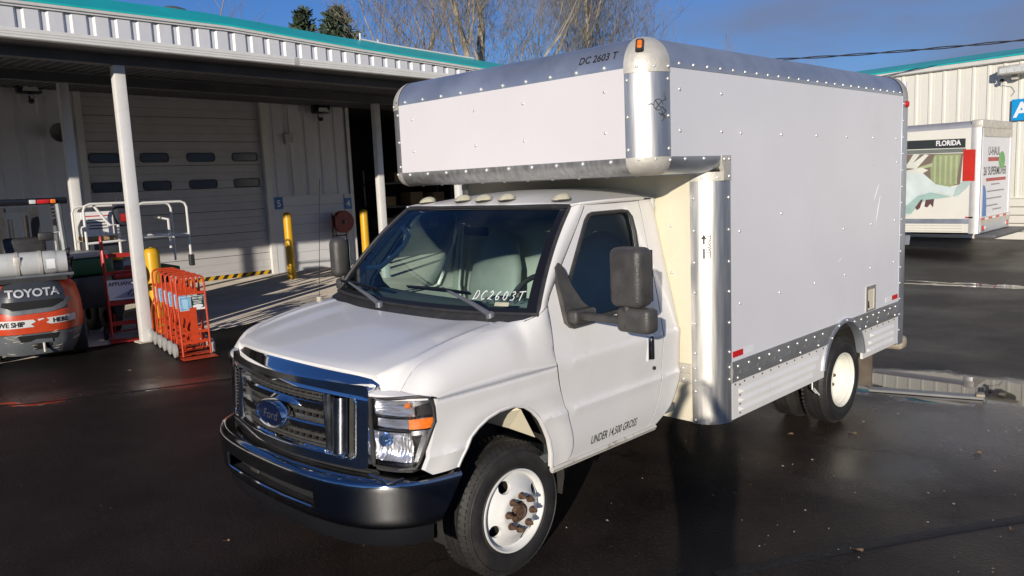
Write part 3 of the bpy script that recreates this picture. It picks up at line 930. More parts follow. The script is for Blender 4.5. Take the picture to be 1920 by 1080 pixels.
# ---------------------------------------------------------------- cab side surface x = SX(y, z)
PROF = [(.40, .935), (.50, .952), (.55, .965), (.62, .981), (.70, .991), (.79, .998), (.822, 1.004), (.830, 1.004), (.842, .997), (.852, .994), (.87, .993), (1.0, .999), (1.07, 1.003), (1.098, 1.003), (1.106, 1.000), (1.118, .9935), (1.126, .992), (1.15, .987), (1.20, .976), (1.30, .952), (1.45, .915), (1.60, .880), (1.75, .845), (1.86, .818), (1.93, .797), (2.05, .75)]
def SX(y, z):
    x = smooth_lerp(PROF, z)
    if y < -.05:
        x -= .017 * ((-.05 - y) / .5) ** 2
    if y > 1.42:
        x -= .03 * ((y - 1.42) / .07) ** 2
    return x
D1 = [(.53, .375), (.58, .402), (.66, .402), (.76, .372), (.863, .340), (1.0, .302), (1.17, .282), (1.34, .300), (1.42, .32), (1.47, .355), (1.93, .80)]
D2 = [(.53, 1.135), (.56, 1.16), (.62, 1.190), (.79, 1.236), (1.1, 1.272), (1.33, 1.292), (1.6, 1.302), (1.93, 1.312)]
RE = [(.52, 1.22), (.56, 1.29), (.62, 1.36), (.75, 1.43), (.95, 1.478), (1.15, 1.489), (1.95, 1.489)]
d1 = lambda z: smooth_lerp(D1, z) if z < 1.47 else lerp(D1, z)
d2 = lambda z: smooth_lerp(D2, z)
re_ = lambda z: lerp(RE, z)
zr = lambda a, b, n: [a + (b - a) * i / n for i in range(n + 1)]
# hood cut line, from the headlight back to the cowl, (x, y, z)
CUT = [(.722, -.700, 1.100), (.80, -.645, 1.102), (.828, -.61, 1.125), (.838, -.575, 1.18), (.846, -.52, 1.228), (.852, -.42, 1.263), (.857, -.25, 1.302), (.860, -.08, 1.330), (.862, .075, 1.347)]
def cut_at(y):
    return (smooth_lerp([(p[1], p[0]) for p in CUT], y), smooth_lerp([(p[1], p[2]) for p in CUT], y))
# top edge of the fender as (y, x, z): cut line, then the cowl corner and the pillar foot
FT = [(p[1], p[0], p[2]) for p in CUT[2:]] + [(.13, .915, 1.358), (.20, .945, 1.375), (.26, .948, 1.395), (.34, .930, 1.425)]
def ftop(y):
    return (lerp([(a, b) for a, b, c in FT], y), lerp([(a, c) for a, b, c in FT], y))
def FS(y, z):
    """fender surface"""
    s_ = SX(y, z)
    tx, tz = ftop(y)
    z0 = 1.10
    if False and z > z0 and tz > z0 + .01:
        t = min(1, (z - z0) / (tz - z0))
        e = 2.3 - 1.2 * max(0, min(1, (y - .02) / .25))
        sx0 = SX(y, z0)
        s_ = tx + (sx0 - tx) * max(0, 1 - t ** e) ** (1 / e)
    # slight swell round the wheel opening
    r = math.hypot((y + .07) / .45, (z - .50) / .48)
    if z < 1.0:
        s_ += .012 * math.exp(-((r - 1.05) / .16) ** 2)
    return s_
ARCH = [(-.425, .74), (-.405, .775), (-.375, .825), (-.338, .866), (-.29, .903), (-.227, .934), (-.15, .952), (-.054, .954), (.03, .93), (.09, .89), (.136, .838), (.18, .77), (.215, .70), (.24, .62), (.258, .53)]
FEDGE = [(-.425, .74), (-.57, .742), (-.610, .772), (-.598, .80), (-.566, .88), (-.535, .98), (-.530, 1.02), (-.540, 1.108), (-.61, 1.115)]

def sided(fn, name, m, **k):
    """build a driver-side mesh and its mirrored twin; returns both"""
    r = []
    for s_ in (1, -1):
        mb = fn()
        if s_ < 0:
            mb.mirror_x()
        r.append(mb.build(name, m, truck, **k))
    return r

def f_fender():
    SS = zr(0, 1, 44)
    B0, B1 = -.532, d1(1.095) - .006
    YB = [B0 + (B1 - B0) * s_ for s_ in SS]
    TL = [Vector((b, a, c)) for a, b, c in FT]
    TL[-1] = Vector((SX(.315, 1.405), .315, 1.405))
    acc = [0]
    for a, b in zip(TL, TL[1:]):
        acc.append(acc[-1] + (b - a).length)
    def tp(s_):
        s2 = s_ * acc[-1]
        return Vector([smooth_lerp(list(zip(acc, [p[k] for p in TL])), s2) for k in range(3)])
    rows = []
    for s_, yb in zip(SS, YB):
        T_ = tp(s_)
        Bx, Bz = FS(yb, 1.095), 1.095
        if s_ == 0:
            Bz = 1.108
        e = 2.4 - 1.25 * max(0, min(1, (s_ - .62) / .38))
        r = []
        for i in range(13):
            q = math.pi / 2 * i / 12
            c_, n_ = max(0, math.cos(q)) ** (2 / e), max(0, math.sin(q)) ** (2 / e)
            z = Bz + (T_.z - Bz) * n_
            y = yb + (T_.y - yb) * n_
            if s_ == 1:
                y = d1(z) - .006
            r.append((T_.x + (Bx - T_.x) * c_, y, z))
        r.append((T_.x - .006, T_.y, T_.z - .03))
        rows.append(r)
    mbs = MB().grid(rows)
    out = [(y, z) for y, z in FEDGE[::-1] if z < 1.09] + ARCH + [(.29, .528)] + [(d1(z) - .006, z) for z in zr(.535, 1.095, 16)]
    # outer loop runs: front edge down to the arch, round it, up the door seam, back along the top
    out = [(y, z) for y, z in out]
    out += [(y, 1.095) for y in YB[::-1][1:]]
    return mbs.patch(out, lambda y, z: (FS(y, z), y, z), step=.03, flange=(-.028, 0, 0), extra=[(y, z) for y in zr(-.5, .26, 22) for z in (1.07, .79, .822, .842, .852, .87)])
sided(f_fender, 'fender', 'van', sharp=28)

def f_lip():
    return MB().tube([(FS(y, z) - .004, y, z) for y, z in ARCH], .010, 6)
lips = sided(f_lip, 'wheel_arch_lip', 'van')

# ---------------------------------------------------------------- doors
WINO = [(.455, 1.288), (1.03, 1.300), (1.075, 1.315), (1.095, 1.36), (1.185, 1.62), (1.198, 1.74), (1.192, 1.83), (1.165, 1.862), (1.12, 1.868), (.83, 1.868), (.795, 1.858), (.76, 1.83), (.485, 1.475), (.455, 1.43), (.445, 1.36)]
def f_door():
    o = [(d1(z) + .004, z) for z in zr(.528, 1.925, 44)] + [(y, 1.925) for y in zr(.84, 1.27, 12)] + [(d2(z) - .004, z) for z in zr(1.925, .528, 40)] + [(y, .528) for y in zr(1.08, .44, 18)]
    return MB().patch(o, lambda y, z: (SX(y, z), y, z), holes=[WINO], step=.04, flange=(-.03, 0, 0), extra=[(y, z) for y in zr(.42, 1.26, 30) for z in (1.07, 1.098, 1.106, 1.118, 1.126, 1.15, .79, .822, .830, .842, .852, .87)])
doors = sided(f_door, 'door', 'van', sharp=28)
doors[1]['label'] = 'passenger door'
for s_, d in ((1, doors[0]), (-1, doors[1])):
    def mk(mb):
        return mb.mirror_x() if s_ < 0 else mb
    n = len(WINO)
    cy, cz = .86, 1.58
    mk(MB().tube([(SX(y, z) + .003, y, z) for y, z in WINO], .013, 6, closed=True)).build('window_seal', 'black', d)
    mk(MB().patch(WINO, lambda y, z: (SX(y, z) - .014, y, z), step=.08)).build('window_glass', 'sglass', d)
    # handle: recessed cup, chrome paddle, lock
    mk(MB().rbox(.968, 1.006, 1.09, 1.155, .955, 1.12, .012, 2)).build('handle_bezel', 'van', d)
    mk(MB().rbox(.99, 1.0075, 1.100, 1.148, .965, 1.11, .006, 2)).build('handle_cup', 'chrome2', d)
    mk(MB().rbox(1.0, 1.017, 1.128, 1.150, .965, 1.11, .006, 2)).build('handle', 'gloss', d)
    mk(MB().lathe([(.99, .012), (1.005, .012), (1.007, .001)], (0, 1.165, .905), 'x', 12)).build('lock', 'black', d)
    # sail plate that carries the mirror
    sail = [(.405, 1.30), (.40, 1.60), (.435, 1.625), (.47, 1.59), (.505, 1.49), (.56, 1.40), (.625, 1.345), (.63, 1.272), (.44, 1.268)]
    mk(MB().patch(sail, lambda y, z: (SX(y, z) + .030, y, z), step=.05, flange=(-.035, 0, 0))).build('mirror_base', 'mirror', d, sharp=40)
def inked(a, b, size):
    # stencil on the lower door, reading front to back
    return lambda u, v: (SX(.57 + u, .575 + v) + .0022, .57 + u, .575 + v + u * .01)
lettering('UNDER 14,500 GROSS', .072, inked(0, 0, 1), 'ink', doors[0], 'stencil', sx=.62, shear=.12, bold=.012)

def f_quarter():
    o = [(d2(z) + .004, z) for z in zr(.528, 1.925, 30)] + [(y, 1.925) for y in (1.38, 1.43)] + [(re_(z), z) for z in zr(1.925, .528, 30)]
    return MB().patch(o, lambda y, z: (SX(y, z), y, z), step=.035, flange=(-.03, 0, 0), extra=[(y, z) for y in zr(1.3, 1.47, 7) for z in (1.07, 1.098, 1.106, 1.118, 1.126, 1.15, .79, .822, .830, .842, .852, .87)])
sided(f_quarter, 'cab_corner', 'van', sharp=28)
def f_back():
    # rounded return from the cab side to the cab back
    rows = []
    for z in zr(.53, 1.95, 20):
        x = SX(1.489, z)
        y = re_(z)
        rows.append([(x + .0, y - .002, z), (x - .012, y + .012, z), (x - .05, y + .02, z), (x - .3, y + .02, z)])
    return MB().grid(rows)
sided(f_back, 'cab_back_corner', 'van', sharp=50)
def f_sill():
    mb = MB().box(.87, .945, .28, 1.24, .485, .527)
    mb.tube([(.955, .26, .513), (.955, .8, .513), (.955, 1.22, .513)], .016, 6)
    return mb
sided(f_sill, 'rocker_sill', mat('rusty_white_sill', (.55, .53, .48), .5, var=.1, scale=8, dirt=(.16, .09, .05), dscale=9, damt=.6, dlo=.58, dhi=.66))

# ---------------------------------------------------------------- windscreen, pillars, roof
def WST(u):   # top edge of the screen, u -1..1
    return Vector((.768 * u, .655 + .045 * u * u, 1.922 - .008 * u * u))
def WSB(u):
    return Vector((.955 * u, .095 + .105 * abs(u) ** 2.2, 1.357 + .020 * u * u))
def WS(u, v):
    p = WSB(u).lerp(WST(u), v)
    b = .035 * 4 * v * (1 - v)
    return p + Vector((0, -b * .7, b * .7))
rows = [[WS(u, v) for u in zr(-.985, .985, 24)] for v in zr(.015, .985, 14)]
wsc = MB().grid(rows).build('windscreen', 'wind', truck)
mb = MB()
def offs(p, d):
    return p + Vector((0, -.7, .7)) * d
U0, V0 = .925, .045
ring_o = [(u, .0) for u in zr(-1, 1, 20)] + [(1, v) for v in zr(.05, .95, 12)] + [(u, 1.0) for u in zr(1, -1, 20)] + [(-1, v) for v in zr(.95, .05, 12)]
ring_i = [(u * U0, V0) for u in zr(-1, 1, 20)] + [(U0, V0 + (1 - 2 * V0) * v) for v in zr(.05, .95, 12)] + [(u * U0, 1 - V0 * .7) for u in zr(1, -1, 20)] + [(-U0, V0 + (1 - 2 * V0) * v) for v in zr(.95, .05, 12)]
n = len(ring_o)
mb.add([offs(WS(u, v), .001) for u, v in ring_o] + [offs(WS(u, v), .0035) for u, v in ring_i], [(i, (i + 1) % n, n + (i + 1) % n, n + i) for i in range(n)])
mb.build('screen_border', 'gloss', wsc)
MB().tube([offs(WS(u, v), .001) for u, v in ring_o], .012, 6, closed=True).build('screen_seal', 'black', wsc)
# handwriting on the glass in white paint pen
HW = {'D': [[(0, 0), (.12, .95), (.45, .9), (.62, .55), (.45, .12), (-.1, .0)]], 'C': [[(.6, .85), (.4, .98), (.12, .7), (.05, .3), (.25, .02), (.6, .1)]], '2': [[(.1, .78), (.35, .98), (.55, .78), (.35, .4), (.0, .06), (.3, .12), (.62, .02)]],
      '6': [[(.5, .95), (.2, .7), (.05, .3), (.2, .02), (.45, .1), (.48, .35), (.25, .45), (.08, .3)]], '0': [[(.3, .97), (.08, .7), (.08, .2), (.3, .02), (.52, .25), (.52, .75), (.3, .97)]],
      '3': [[(.08, .85), (.35, .97), (.5, .75), (.25, .53), (.5, .35), (.4, .06), (.05, .05)]], 'T': [[(-.05, .92), (.75, 1.0)], [(.35, .95), (.25, 0)]]}
mb = MB()
u0 = .525
for ch in 'DC2603T':
    for st in HW[ch]:
        pts = []
        for (a, b) in zip(st, st[1:]):
            for t in (0, .5):
                pts.append((a[0] + (b[0] - a[0]) * t, a[1] + (b[1] - a[1]) * t))
        pts.append(st[-1])
        mb.tube([offs(WS(u0 + (p[0] + p[1] * .14) * .054, .10 + p[1] * .075), .005) for p in pts], .0025, 5)
    u0 += .0545
mb.build('handwritten_number', 'chalk', wsc)
MB().add([offs(WS(u, v), .004) for u, v in ((.70, .055), (.80, .055), (.80, .085), (.70, .085))], [(0, 1, 2, 3)]).build('inspection_sticker', 'dome', wsc, smooth=False)
def f_pillar():
    rows = []
    for i in range(17):
        v = i / 16
        a = WS(1.0, v) + Vector((.004, 0, 0))
        z = 1.412 + (1.925 - 1.412) * v
        b = Vector((SX(d1(z), z), d1(z) - .005, z))
        m_ = a.lerp(b, .5) + Vector((.014, -.004, .006))
        rows.append([a + Vector((-.012, .012, -.012)), a, a.lerp(m_, .5) + Vector((.005, -.002, .002)), m_, m_.lerp(b, .5) + Vector((.004, 0, 0)), b, b + Vector((-.03, 0, 0))])
    return MB().grid(rows)
sided(f_pillar, 'windscreen_pillar', 'van', sharp=40)
def RZ(x, y):
    t = min(1, abs(x) / .80)
    c = 1.931 + .090 * (1 - math.exp(-max(0, y - .66) / .26))
    f = max(0, min(1, (y - .62) / .10))
    return 1.930 + (c - 1.930) * (1 - t ** 2.6)
mb = MB()
rows = []
for y in [0, .015, .035, .07, .12, .2, .3, .4, .5, .6, .7, .8, .85]:
    r = []
    for u in zr(-1, 1, 28):
        wy = WST(u)
        yy = wy.y + y
        x = u * (.768 + .032 * min(1, y / .08))
        r.append((x, yy, RZ(x, yy) + (.004 if y else 0)))
    rows.append(r)
mb.grid(rows)
roof = mb.build('cab_roof', 'van', truck, sharp=50)
def f_gutter():
    return MB().tube([(.772, .70, 1.926), (.80, .80, 1.932), (.812, 1.0, 1.936), (.812, 1.25, 1.937), (.80, 1.36, 1.934)], [.008, .011, .012, .012, .008], 6)
sided(f_gutter, 'rain_gutter', 'van')
def f_rear_cap():
    rows = []
    for i in range(9):
        q = rad(90 * i / 8)
        rows.append([(x, 1.44 + .055 * math.sin(q), 1.93 - .06 + .065 * math.cos(q) + (RZ(x, 1.4) - 1.93) * (.3 + .7 * math.cos(q))) for x in zr(-.80, .80, 16)])
    return MB().grid(rows)
f_rear_cap().build('cab_roof_rear', 'van', truck, sharp=50)
LX = [(.634, .775), (.209, .735), (0, .730), (-.209, .735), (-.634, .775)]
for x, y in LX:
    z = RZ(x, y) + .004
    mb = MB()
    rows = []
    for i in range(7):
        q = i / 6 * math.pi / 2
        rows.append([(x + .046 * math.cos(q) * math.cos(t) * (1 + .15 * (abs(math.cos(t)) > .9)), y + .066 * math.cos(q) * math.sin(t) + .02 * math.sin(q), z + .006 + .040 * math.sin(q)) for t in [2 * math.pi * j / 18 for j in range(19)]])
    mb.grid(rows)
    lo = mb.build('marker_lamp', 'dome', truck)
    MB().lathe([(z - .004, .050), (z + .008, .062), (z + .010, .05)], (x, y, 0), 'z', 18).build('lamp_base', 'black', lo)

# ---------------------------------------------------------------- hood and cowl
def hood_pt(u, v):
    """u across -1..1, v front 0 to rear 1"""
    au = abs(u)
    ye = smooth_lerp([(0, -.64), (.04, -.615), (.10, -.56), (.2, -.45), (.4, -.25), (.7, -.05), (1, .075)], v)
    ex, ez = cut_at(ye)
    # centre line
    yc = -.734 + (.02 + .734) * v
    zc = smooth_lerp([(0, 1.200), (.06, 1.216), (.3, 1.252), (.65, 1.292), (1, 1.318)], v)
    k = au ** 2.2
    y = yc + (ye - yc) * k
    en = ez if v > .2 else smooth_lerp([(0, 1.188), (.1, 1.222), (.2, cut_at(-.45)[1])], v)
    nat = zc + (en - zc) * au ** 3
    st = max(0, min(1, (au - .885) / .05))
    st = st * st * (3 - 2 * st)
    z = nat + (ez - nat) * st + .006 * math.exp(-((au - .72) / .10) ** 2) * min(1, v * 4) + .006 * (1 - au ** 2)
    # the front corners fall away beside the grille
    fall = max(0, (au - .84) / .16)
    z = z if v > .25 else z
    return Vector(((ex - .004) * u, y, z))
HU = zr(-1, -.84, 16) + zr(-.84, .84, 30)[1:-1] + zr(.84, 1, 16)
rows = []
for v in [0, .015, .04, .07, .10, .13, .16, .2, .3, .4, .5, .6, .7, .8, .9, 1.0]:
    rows.append([hood_pt(u, v) for u in HU])
front = [p + Vector((0, .012, -.03)) for p in rows[0]]
mb = MB().grid([[p + Vector((0, .02, -.05)) for p in front], front] + rows + [[p + Vector((0, .02, -.02)) for p in rows[-1]]])
mb.build('hood', 'van', truck, sharp=40)
def f_hood_side():
    # flange of the hood along its cut line, down into the gap
    a = [hood_pt(1, v) for v in zr(0, 1, 24)]
    return MB().grid([a, [p + Vector((-.006, 0, -.03)) for p in a]])
sided(f_hood_side, 'hood_edge', 'van')
def f_hood_gap():  # black strip laid in to stand for the shade of the hood gap
    return MB().tube([(cut_at(y)[0] - .001, y, cut_at(y)[1] - .0065) for y in zr(-.60, .075, 40)], .0048, 5)
sided(f_hood_gap, 'hood_gap_shade', 'gloss')
def f_door_gap():  # black strips standing in for the shade inside the door gaps
    m_ = MB().tube([(SX(d1(z), z) - .006, d1(z) - .001, z) for z in zr(.535, 1.40, 40)], .0062, 5)
    m_.tube([(SX(d1(z), z) - .006, d1(z) - .001, z) for z in zr(1.43, 1.915, 20)], .0062, 5)
    return m_.tube([(SX(d2(z), z) - .006, d2(z), z) for z in zr(.535, 1.92, 50)], .0055, 5)
sided(f_door_gap, 'door_gap_shade', 'gloss')
# cowl: black plastic grille with fine ribs
mb = MB()
def cowl_pt(u, v):
    a = hood_pt(u * .995, 1) + Vector((0, .006, -.012)) if abs(u) < .9 else hood_pt(.9 * (1 if u > 0 else -1), 1).lerp(Vector((.93 * (1 if u > 0 else -1), .115, 1.352)), (abs(u) - .9) / .1) + Vector((0, .006, -.01 + .008 * (abs(u) - .9) / .1))
    b = WSB(u) + Vector((0, .006, -.004))
    p = a.lerp(b, v)
    return p
us = zr(-1, 1, 150)
rows = []
for v in zr(0, 1, 6):
    rows.append([cowl_pt(u, v) + Vector((0, -.0, (.006 if i % 2 else 0) * (1 if .1 < v < .9 else 0))) for i, u in enumerate(us)])
mb.grid(rows).build('cowl_grille', 'black', truck, sharp=20)
for (p, a, b0, b1) in (((-.288, .073, 1.353), (-.725, .142, 1.455), (-.84, .150, 1.462), (-.40, .141, 1.437)), ((.675, .123, 1.362), (.185, .198, 1.470), (-.133, .178, 1.463), (.43, .196, 1.458))):
    P_, A_ = Vector(p), Vector(a)
    m_ = MB().tube([P_, P_.lerp(A_, .3) + Vector((0, -.012, .014)), A_], [.017, .013, .007], 8)
    m_.lathe([(P_.z - .02, .028), (P_.z + .012, .026), (P_.z + .02, .012), (P_.z + .021, .001)], (P_.x, P_.y, 0), 'z', 12)
    wo_ = m_.build('wiper_arm', mat('satin_wiper', (.16, .17, .19), .35, .3, var=.1) if 'satin_wiper' not in bpy.data.materials else bpy.data.materials['satin_wiper'], truck)
    MB().tube([b0, Vector(b0).lerp(Vector(b1), .5) + Vector((0, -.006, .006)), b1], [.006, .009, .006], 6).tube([Vector(b0) + Vector((0, .008, -.008)), Vector(b1) + Vector((0, .008, -.008))], .006, 5).build('wiper_blade', 'gloss', wo_)
MB().tube([(-.93, .03, 1.315), (-.93, .03, 1.36)], .02, 10).build('antenna_base', 'dome', truck)
MB().tube([(-.93, .03, 1.36), (-.93, .10, 2.15)], .0022, 5).build('antenna', 'gloss', truck)

# ---------------------------------------------------------------- grille
def GY(x, z):
    return -.842 + .112 * (x / .7) ** 2 + .085 * (z - .75)
def gfn(d):
    return lambda x, z: (x, GY(x, z) + d, z)
gr = thing_part = bpy.data.objects.new('grille', None)
C.objects.link(gr)
gr.parent = truck
def rrect(x0, x1, z0, z1, r, n=5):
    out = []
    for (cx, cz, q0) in ((x1 - r, z0 + r, -90), (x1 - r, z1 - r, 0), (x0 + r, z1 - r, 90), (x0 + r, z0 + r, 180)):
        out += [(cx + r * math.cos(rad(q0 + 90 * t / n)), cz + r * math.sin(rad(q0 + 90 * t / n))) for t in range(n + 1)]
    return out
# chrome hood-line bar: big leaning crown of the surround
def crown(x, t):
    """t 0 lower edge .. 1 upper edge"""
    a = min(1, abs(x) / .706)
    zl = 1.080 + .022 * (1 - a * a)
    zu = 1.194 - .006 * a * a - .035 * max(0, (a - .94) / .06) ** 2
    z = zl + (zu - zl) * t
    y = GY(x, 1.09) - .018 + .082 * t ** 1.4 + .02 * (1 - (1 - t) ** 2) * .3
    return (x, y, z)
cx_ = zr(-.706, .706, 40)
mb = MB().grid([[crown(x, t) for x in cx_] for t in zr(0, 1, 8)])
mb.grid([[Vector(crown(x, 0)) + Vector((0, .05, -.012)) for x in cx_], [crown(x, 0) for x in cx_]])
mb.grid([[crown(x, 1) for x in cx_], [Vector(crown(x, 1)) + Vector((0, .06, -.012)) for x in cx_]])
mb.build('grille_crown', 'chrome', gr, sharp=60)
MB().patch(rrect(-.704, .704, .748, 1.15, .03), gfn(-.012), holes=[rrect(-.628, .628, .79, 1.088, .035)], step=.05, flange=(0, .06, 0)).build('surround', 'chrome', gr, sharp=40)
MB().tube([(x, GY(x, z) - .010, z) for x, z in rrect(-.632, .632, .786, 1.092, .035)], .006, 6, closed=True).build('inner_rim', 'chrome', gr)
MB().patch(rrect(-.70, .70, .75, 1.15, .03), gfn(.085), step=.12).build('grille_backing', 'dark', gr)
# three bars with bright top faces, the middle one broken by the emblem
def bar(x0, x1, z, th=.030):
    xs = zr(x0, x1, 14)
    pr = [(.05, th * .5), (-.004, th * .42), (-.014, th * .2), (-.004, -th), (.05, -th * 1.1)]
    return MB().grid([[(x, GY(x, z) + a, z + b) for a, b in pr] for x in xs]).add([(x0, GY(x0, z) + a, z + b) for a, b in pr] + [(x1, GY(x1, z) + a, z + b) for a, b in pr], [(0, 1, 2, 3, 4), (5, 6, 7, 8, 9)])
for z, segs in ((1.028, [(-.435, .435)]), (.916, [(-.435, -.155), (.155, .435)]), (.800, [(-.435, .435)])):
    for a, b in segs:
        bar(a, b, z).build('grille_bar', 'chrome', gr, sharp=30)
for s_ in (1, -1):
    MB().box(s_ * .437 - .006, s_ * .437 + .006, GY(.437, .93) - .012, GY(.437, .93) + .05, .775, 1.085).build('grille_upright', 'chrome2', gr)
    # upright half-round bright column and the pierced strip beside it
    rows = []
    for z in zr(.80, 1.075, 6):
        rows.append([(s_ * (.505 + .048 * math.cos(rad(q))), GY(.505, z) + .03 - .048 * math.sin(rad(q)), z) for q in zr(0, 180, 12)])
    MB().grid(rows).build('grille_column', 'chrome2', gr)
    MB().rbox(s_ * .505 - .06, s_ * .505 + .06, GY(.505, .8) - .012, GY(.505, .8) + .05, .783, .803, .006, 2).build('column_foot', 'chrome', gr)
    holes = [rrect(s_ * .594 - .012, s_ * .594 + .012, z - .007, z + .007, .003, 1) for z in zr(.81, 1.07, 14)]
    MB().patch(rrect(s_ * .592 - .034, s_ * .592 + .034, .79, 1.088, .01, 2), gfn(.022), holes=holes, step=.05, flange=(0, .025, 0)).build('pierced_strip', 'grille', gr, smooth=False)
# pierced inserts between the bars: brick-bond slots
for (za, zb) in ((1.050, 1.086), (.936, 1.006), (.822, .892)):
    holes = []
    nrow = 2 if zb - za > .05 else 2
    for r_ in range(nrow):
        zc = za + (zb - za) * (r_ + .5) / nrow
        hw, hh_ = .024, (zb - za) / nrow * .27
        for i in range(-8, 9):
            xc = i * .053 + (.0265 if r_ else 0)
            if abs(xc) + hw < .43:
                holes.append([(xc - hw, zc - hh_), (xc + hw, zc - hh_), (xc + hw, zc + hh_), (xc - hw, zc + hh_)])
    MB().patch([(-.435, za - .006), (.435, za - .006), (.435, zb + .006), (-.435, zb + .006)], gfn(.028), holes=holes, step=.09, flange=(0, .02, 0)).build('grille_insert', 'grille', gr, smooth=False)
# oval emblem
ey = GY(0, .93) - .030
def oval(rx, rz, d, n=36):
    return [(rx * math.cos(t), ey + d, .926 + rz * math.sin(t)) for t in [2 * math.pi * i / n for i in range(n)]]
mb = MB()
L_ = [oval(.150, .072, .05), oval(.152, .074, .0), oval(.146, .069, -.012), oval(.137, .061, -.010), oval(.134, .058, -.004)]
n = 36
mb.add(sum(L_, []), [(k * n + i, k * n + (i + 1) % n, (k + 1) * n + (i + 1) % n, (k + 1) * n + i) for k in range(4) for i in range(n)])
em = mb.build('emblem', 'chrome', truck)
MB().add(oval(.135, .059, -.003), [tuple(range(n))]).build('emblem_field', mat('emblem_blue', (.004, .009, .035), .28, .0, var=.1), em, smooth=False)
lettering('Ford', .070, lambda a, b: (a * 1.12, ey - .0045, .926 - .026 + b), mat('emblem_script', (.16, .17, .20), .35, .6, var=.1), em, 'emblem_script', align='CENTER', shear=.35)
# dark pan below the grille
MB().grid([[(x, GY(x, .75) + d, z) for x in zr(-.74, .74, 20)] for d, z in ((0, .752), (.02, .73), (.02, .66), (-.05, .64))]).build('lower_pan', 'black', truck)
MB().box(.05, .12, -.845, -.83, .70, .718).build('pan_tag', 'dome', truck)

# ---------------------------------------------------------------- headlights
HLY = [(.70, -.712), (.76, -.701), (.82, -.682), (.87, -.657), (.92, -.622), (.957, -.580), (.984, -.535)]
hly = lambda x: smooth_lerp(HLY, x)
HLO = [(.710, .765), (.710, 1.098), (.80, 1.100), (.86, 1.106), (.94, 1.113), (.968, 1.109), (.978, 1.06), (.979, .99), (.965, .93), (.932, .80), (.920, .773), (.85, .763)]
def hmap(d):
    return lambda x, z: (x, hly(x) + d, z)
def hl_poly(x0, x1, z0, z1):
    return [(x0, z0), (x1, z0), (x1, z1), (x0, z1)]
for s_ in (1, -1):
    def mk(mb):
        return mb.mirror_x() if s_ < 0 else mb
    h = bpy.data.objects.new('headlight', None)
    C.objects.link(h)
    h.parent = truck
    mk(MB().patch(HLO, hmap(.055), step=.06, flange=(0, -.05, 0))).build('lamp_housing', 'gloss', h)
    mk(MB().tube([(x, hly(x) + .004, z) for x, z in HLO], .0085, 6, closed=True)).build('lamp_seal', 'black', h)
    # upper, middle and lower reflectors, fluted
    def flute(x0, x1, z0, z1, bowl, per, amp, horiz=False):
        rows = []
        for z in zr(z0, z1, 30):
            r = []
            for x in zr(x0, x1, 44):
                a, b = (x - x0) / (x1 - x0) * 2 - 1, (z - z0) / (z1 - z0) * 2 - 1
                d = .046 - bowl * min(1, a ** 4 + b ** 4) - bowl * .5 * (a * a + b * b) * .5
                d += amp * abs(math.sin((z if horiz else x) * math.pi / per)) + .002 * math.sin(x * 60 + z * 90)
                r.append((x, hly(x) + max(.006, d), z))
            rows.append(r)
        return MB().grid(rows)
    mk(flute(.716, .914, 1.016, 1.088, .022, .013, .010, True)).build('upper_reflector', 'flute', h, sharp=25)
    mk(flute(.716, .890, .950, 1.004, .012, .009, .008, True)).build('middle_reflector', 'flute', h, sharp=25)
    mk(flute(.716, .906, .796, .938, .028, .017, .008)).build('lower_reflector', 'flute', h, sharp=25)
    for z in (1.010, .944):
        mk(MB().patch(hl_poly(.714, .905, z - .004, z + .004), hmap(.004), step=.03, flange=(0, .04, 0))).build('lamp_divider', 'gloss', h)
    mk(MB().lathe([(.0, .001), (.0, .026), (.02, .03), (.04, .03)], (.765, hly(.765) + .008, .89), 'y', 16)).build('bulb_shield', mat('blue_bulb_shield', (.16, .28, .55), .15, .8, var=.1) if 'blue_bulb_shield' not in bpy.data.materials else bpy.data.materials['blue_bulb_shield'], h)
    mk(MB().lathe([(.0, .001), (.004, .012), (.02, .014)], (.885, hly(.885) + .014, 1.066), 'y', 10)).build('bulb', 'amber', h)
    mk(MB().patch([(.897, .956), (.897, 1.002), (.975, 1.010), (.975, .966), (.955, .960)], hmap(.012), step=.02, flange=(0, .03, 0))).build('amber_reflector', 'amber', h)
    mk(MB().patch([(.918, 1.088), (.966, 1.097), (.969, 1.080), (.918, 1.066)], hmap(.012), step=.03, flange=(0, .02, 0))).build('lamp_brow', 'chrome', h)
    mk(MB().patch([(.880, .945), (.967, .954), (.931, .80), (.908, .80), (.941, .93), (.880, .925)], hmap(.012), step=.03, flange=(0, .02, 0))).build('lamp_side_trim', 'chrome', h)
    mk(MB().patch([(.728, .775), (.728, .789), (.905, .793), (.903, .779)], hmap(.010), step=.03, flange=(0, .03, 0))).build('lamp_base_trim', 'chrome2', h)
    mk(MB().patch(HLO, hmap(-.002), step=.04)).build('lens', 'lens', h)
    mk(MB().patch([(.905, .752), (.722, .745), (.722, .762), (.905, .772)], hmap(.004), step=.05, flange=(0, .1, 0))).build('lamp_lower_trim', 'black', h)

def f_header():
    return MB().grid([[(x, hly(x) + d, z) for x in zr(.705, .972, 20)] for d, z in ((.006, 1.094), (.004, 1.104), (.010, 1.114), (.028, 1.122), (.06, 1.124))])
sided(f_header, 'lamp_header', 'van')
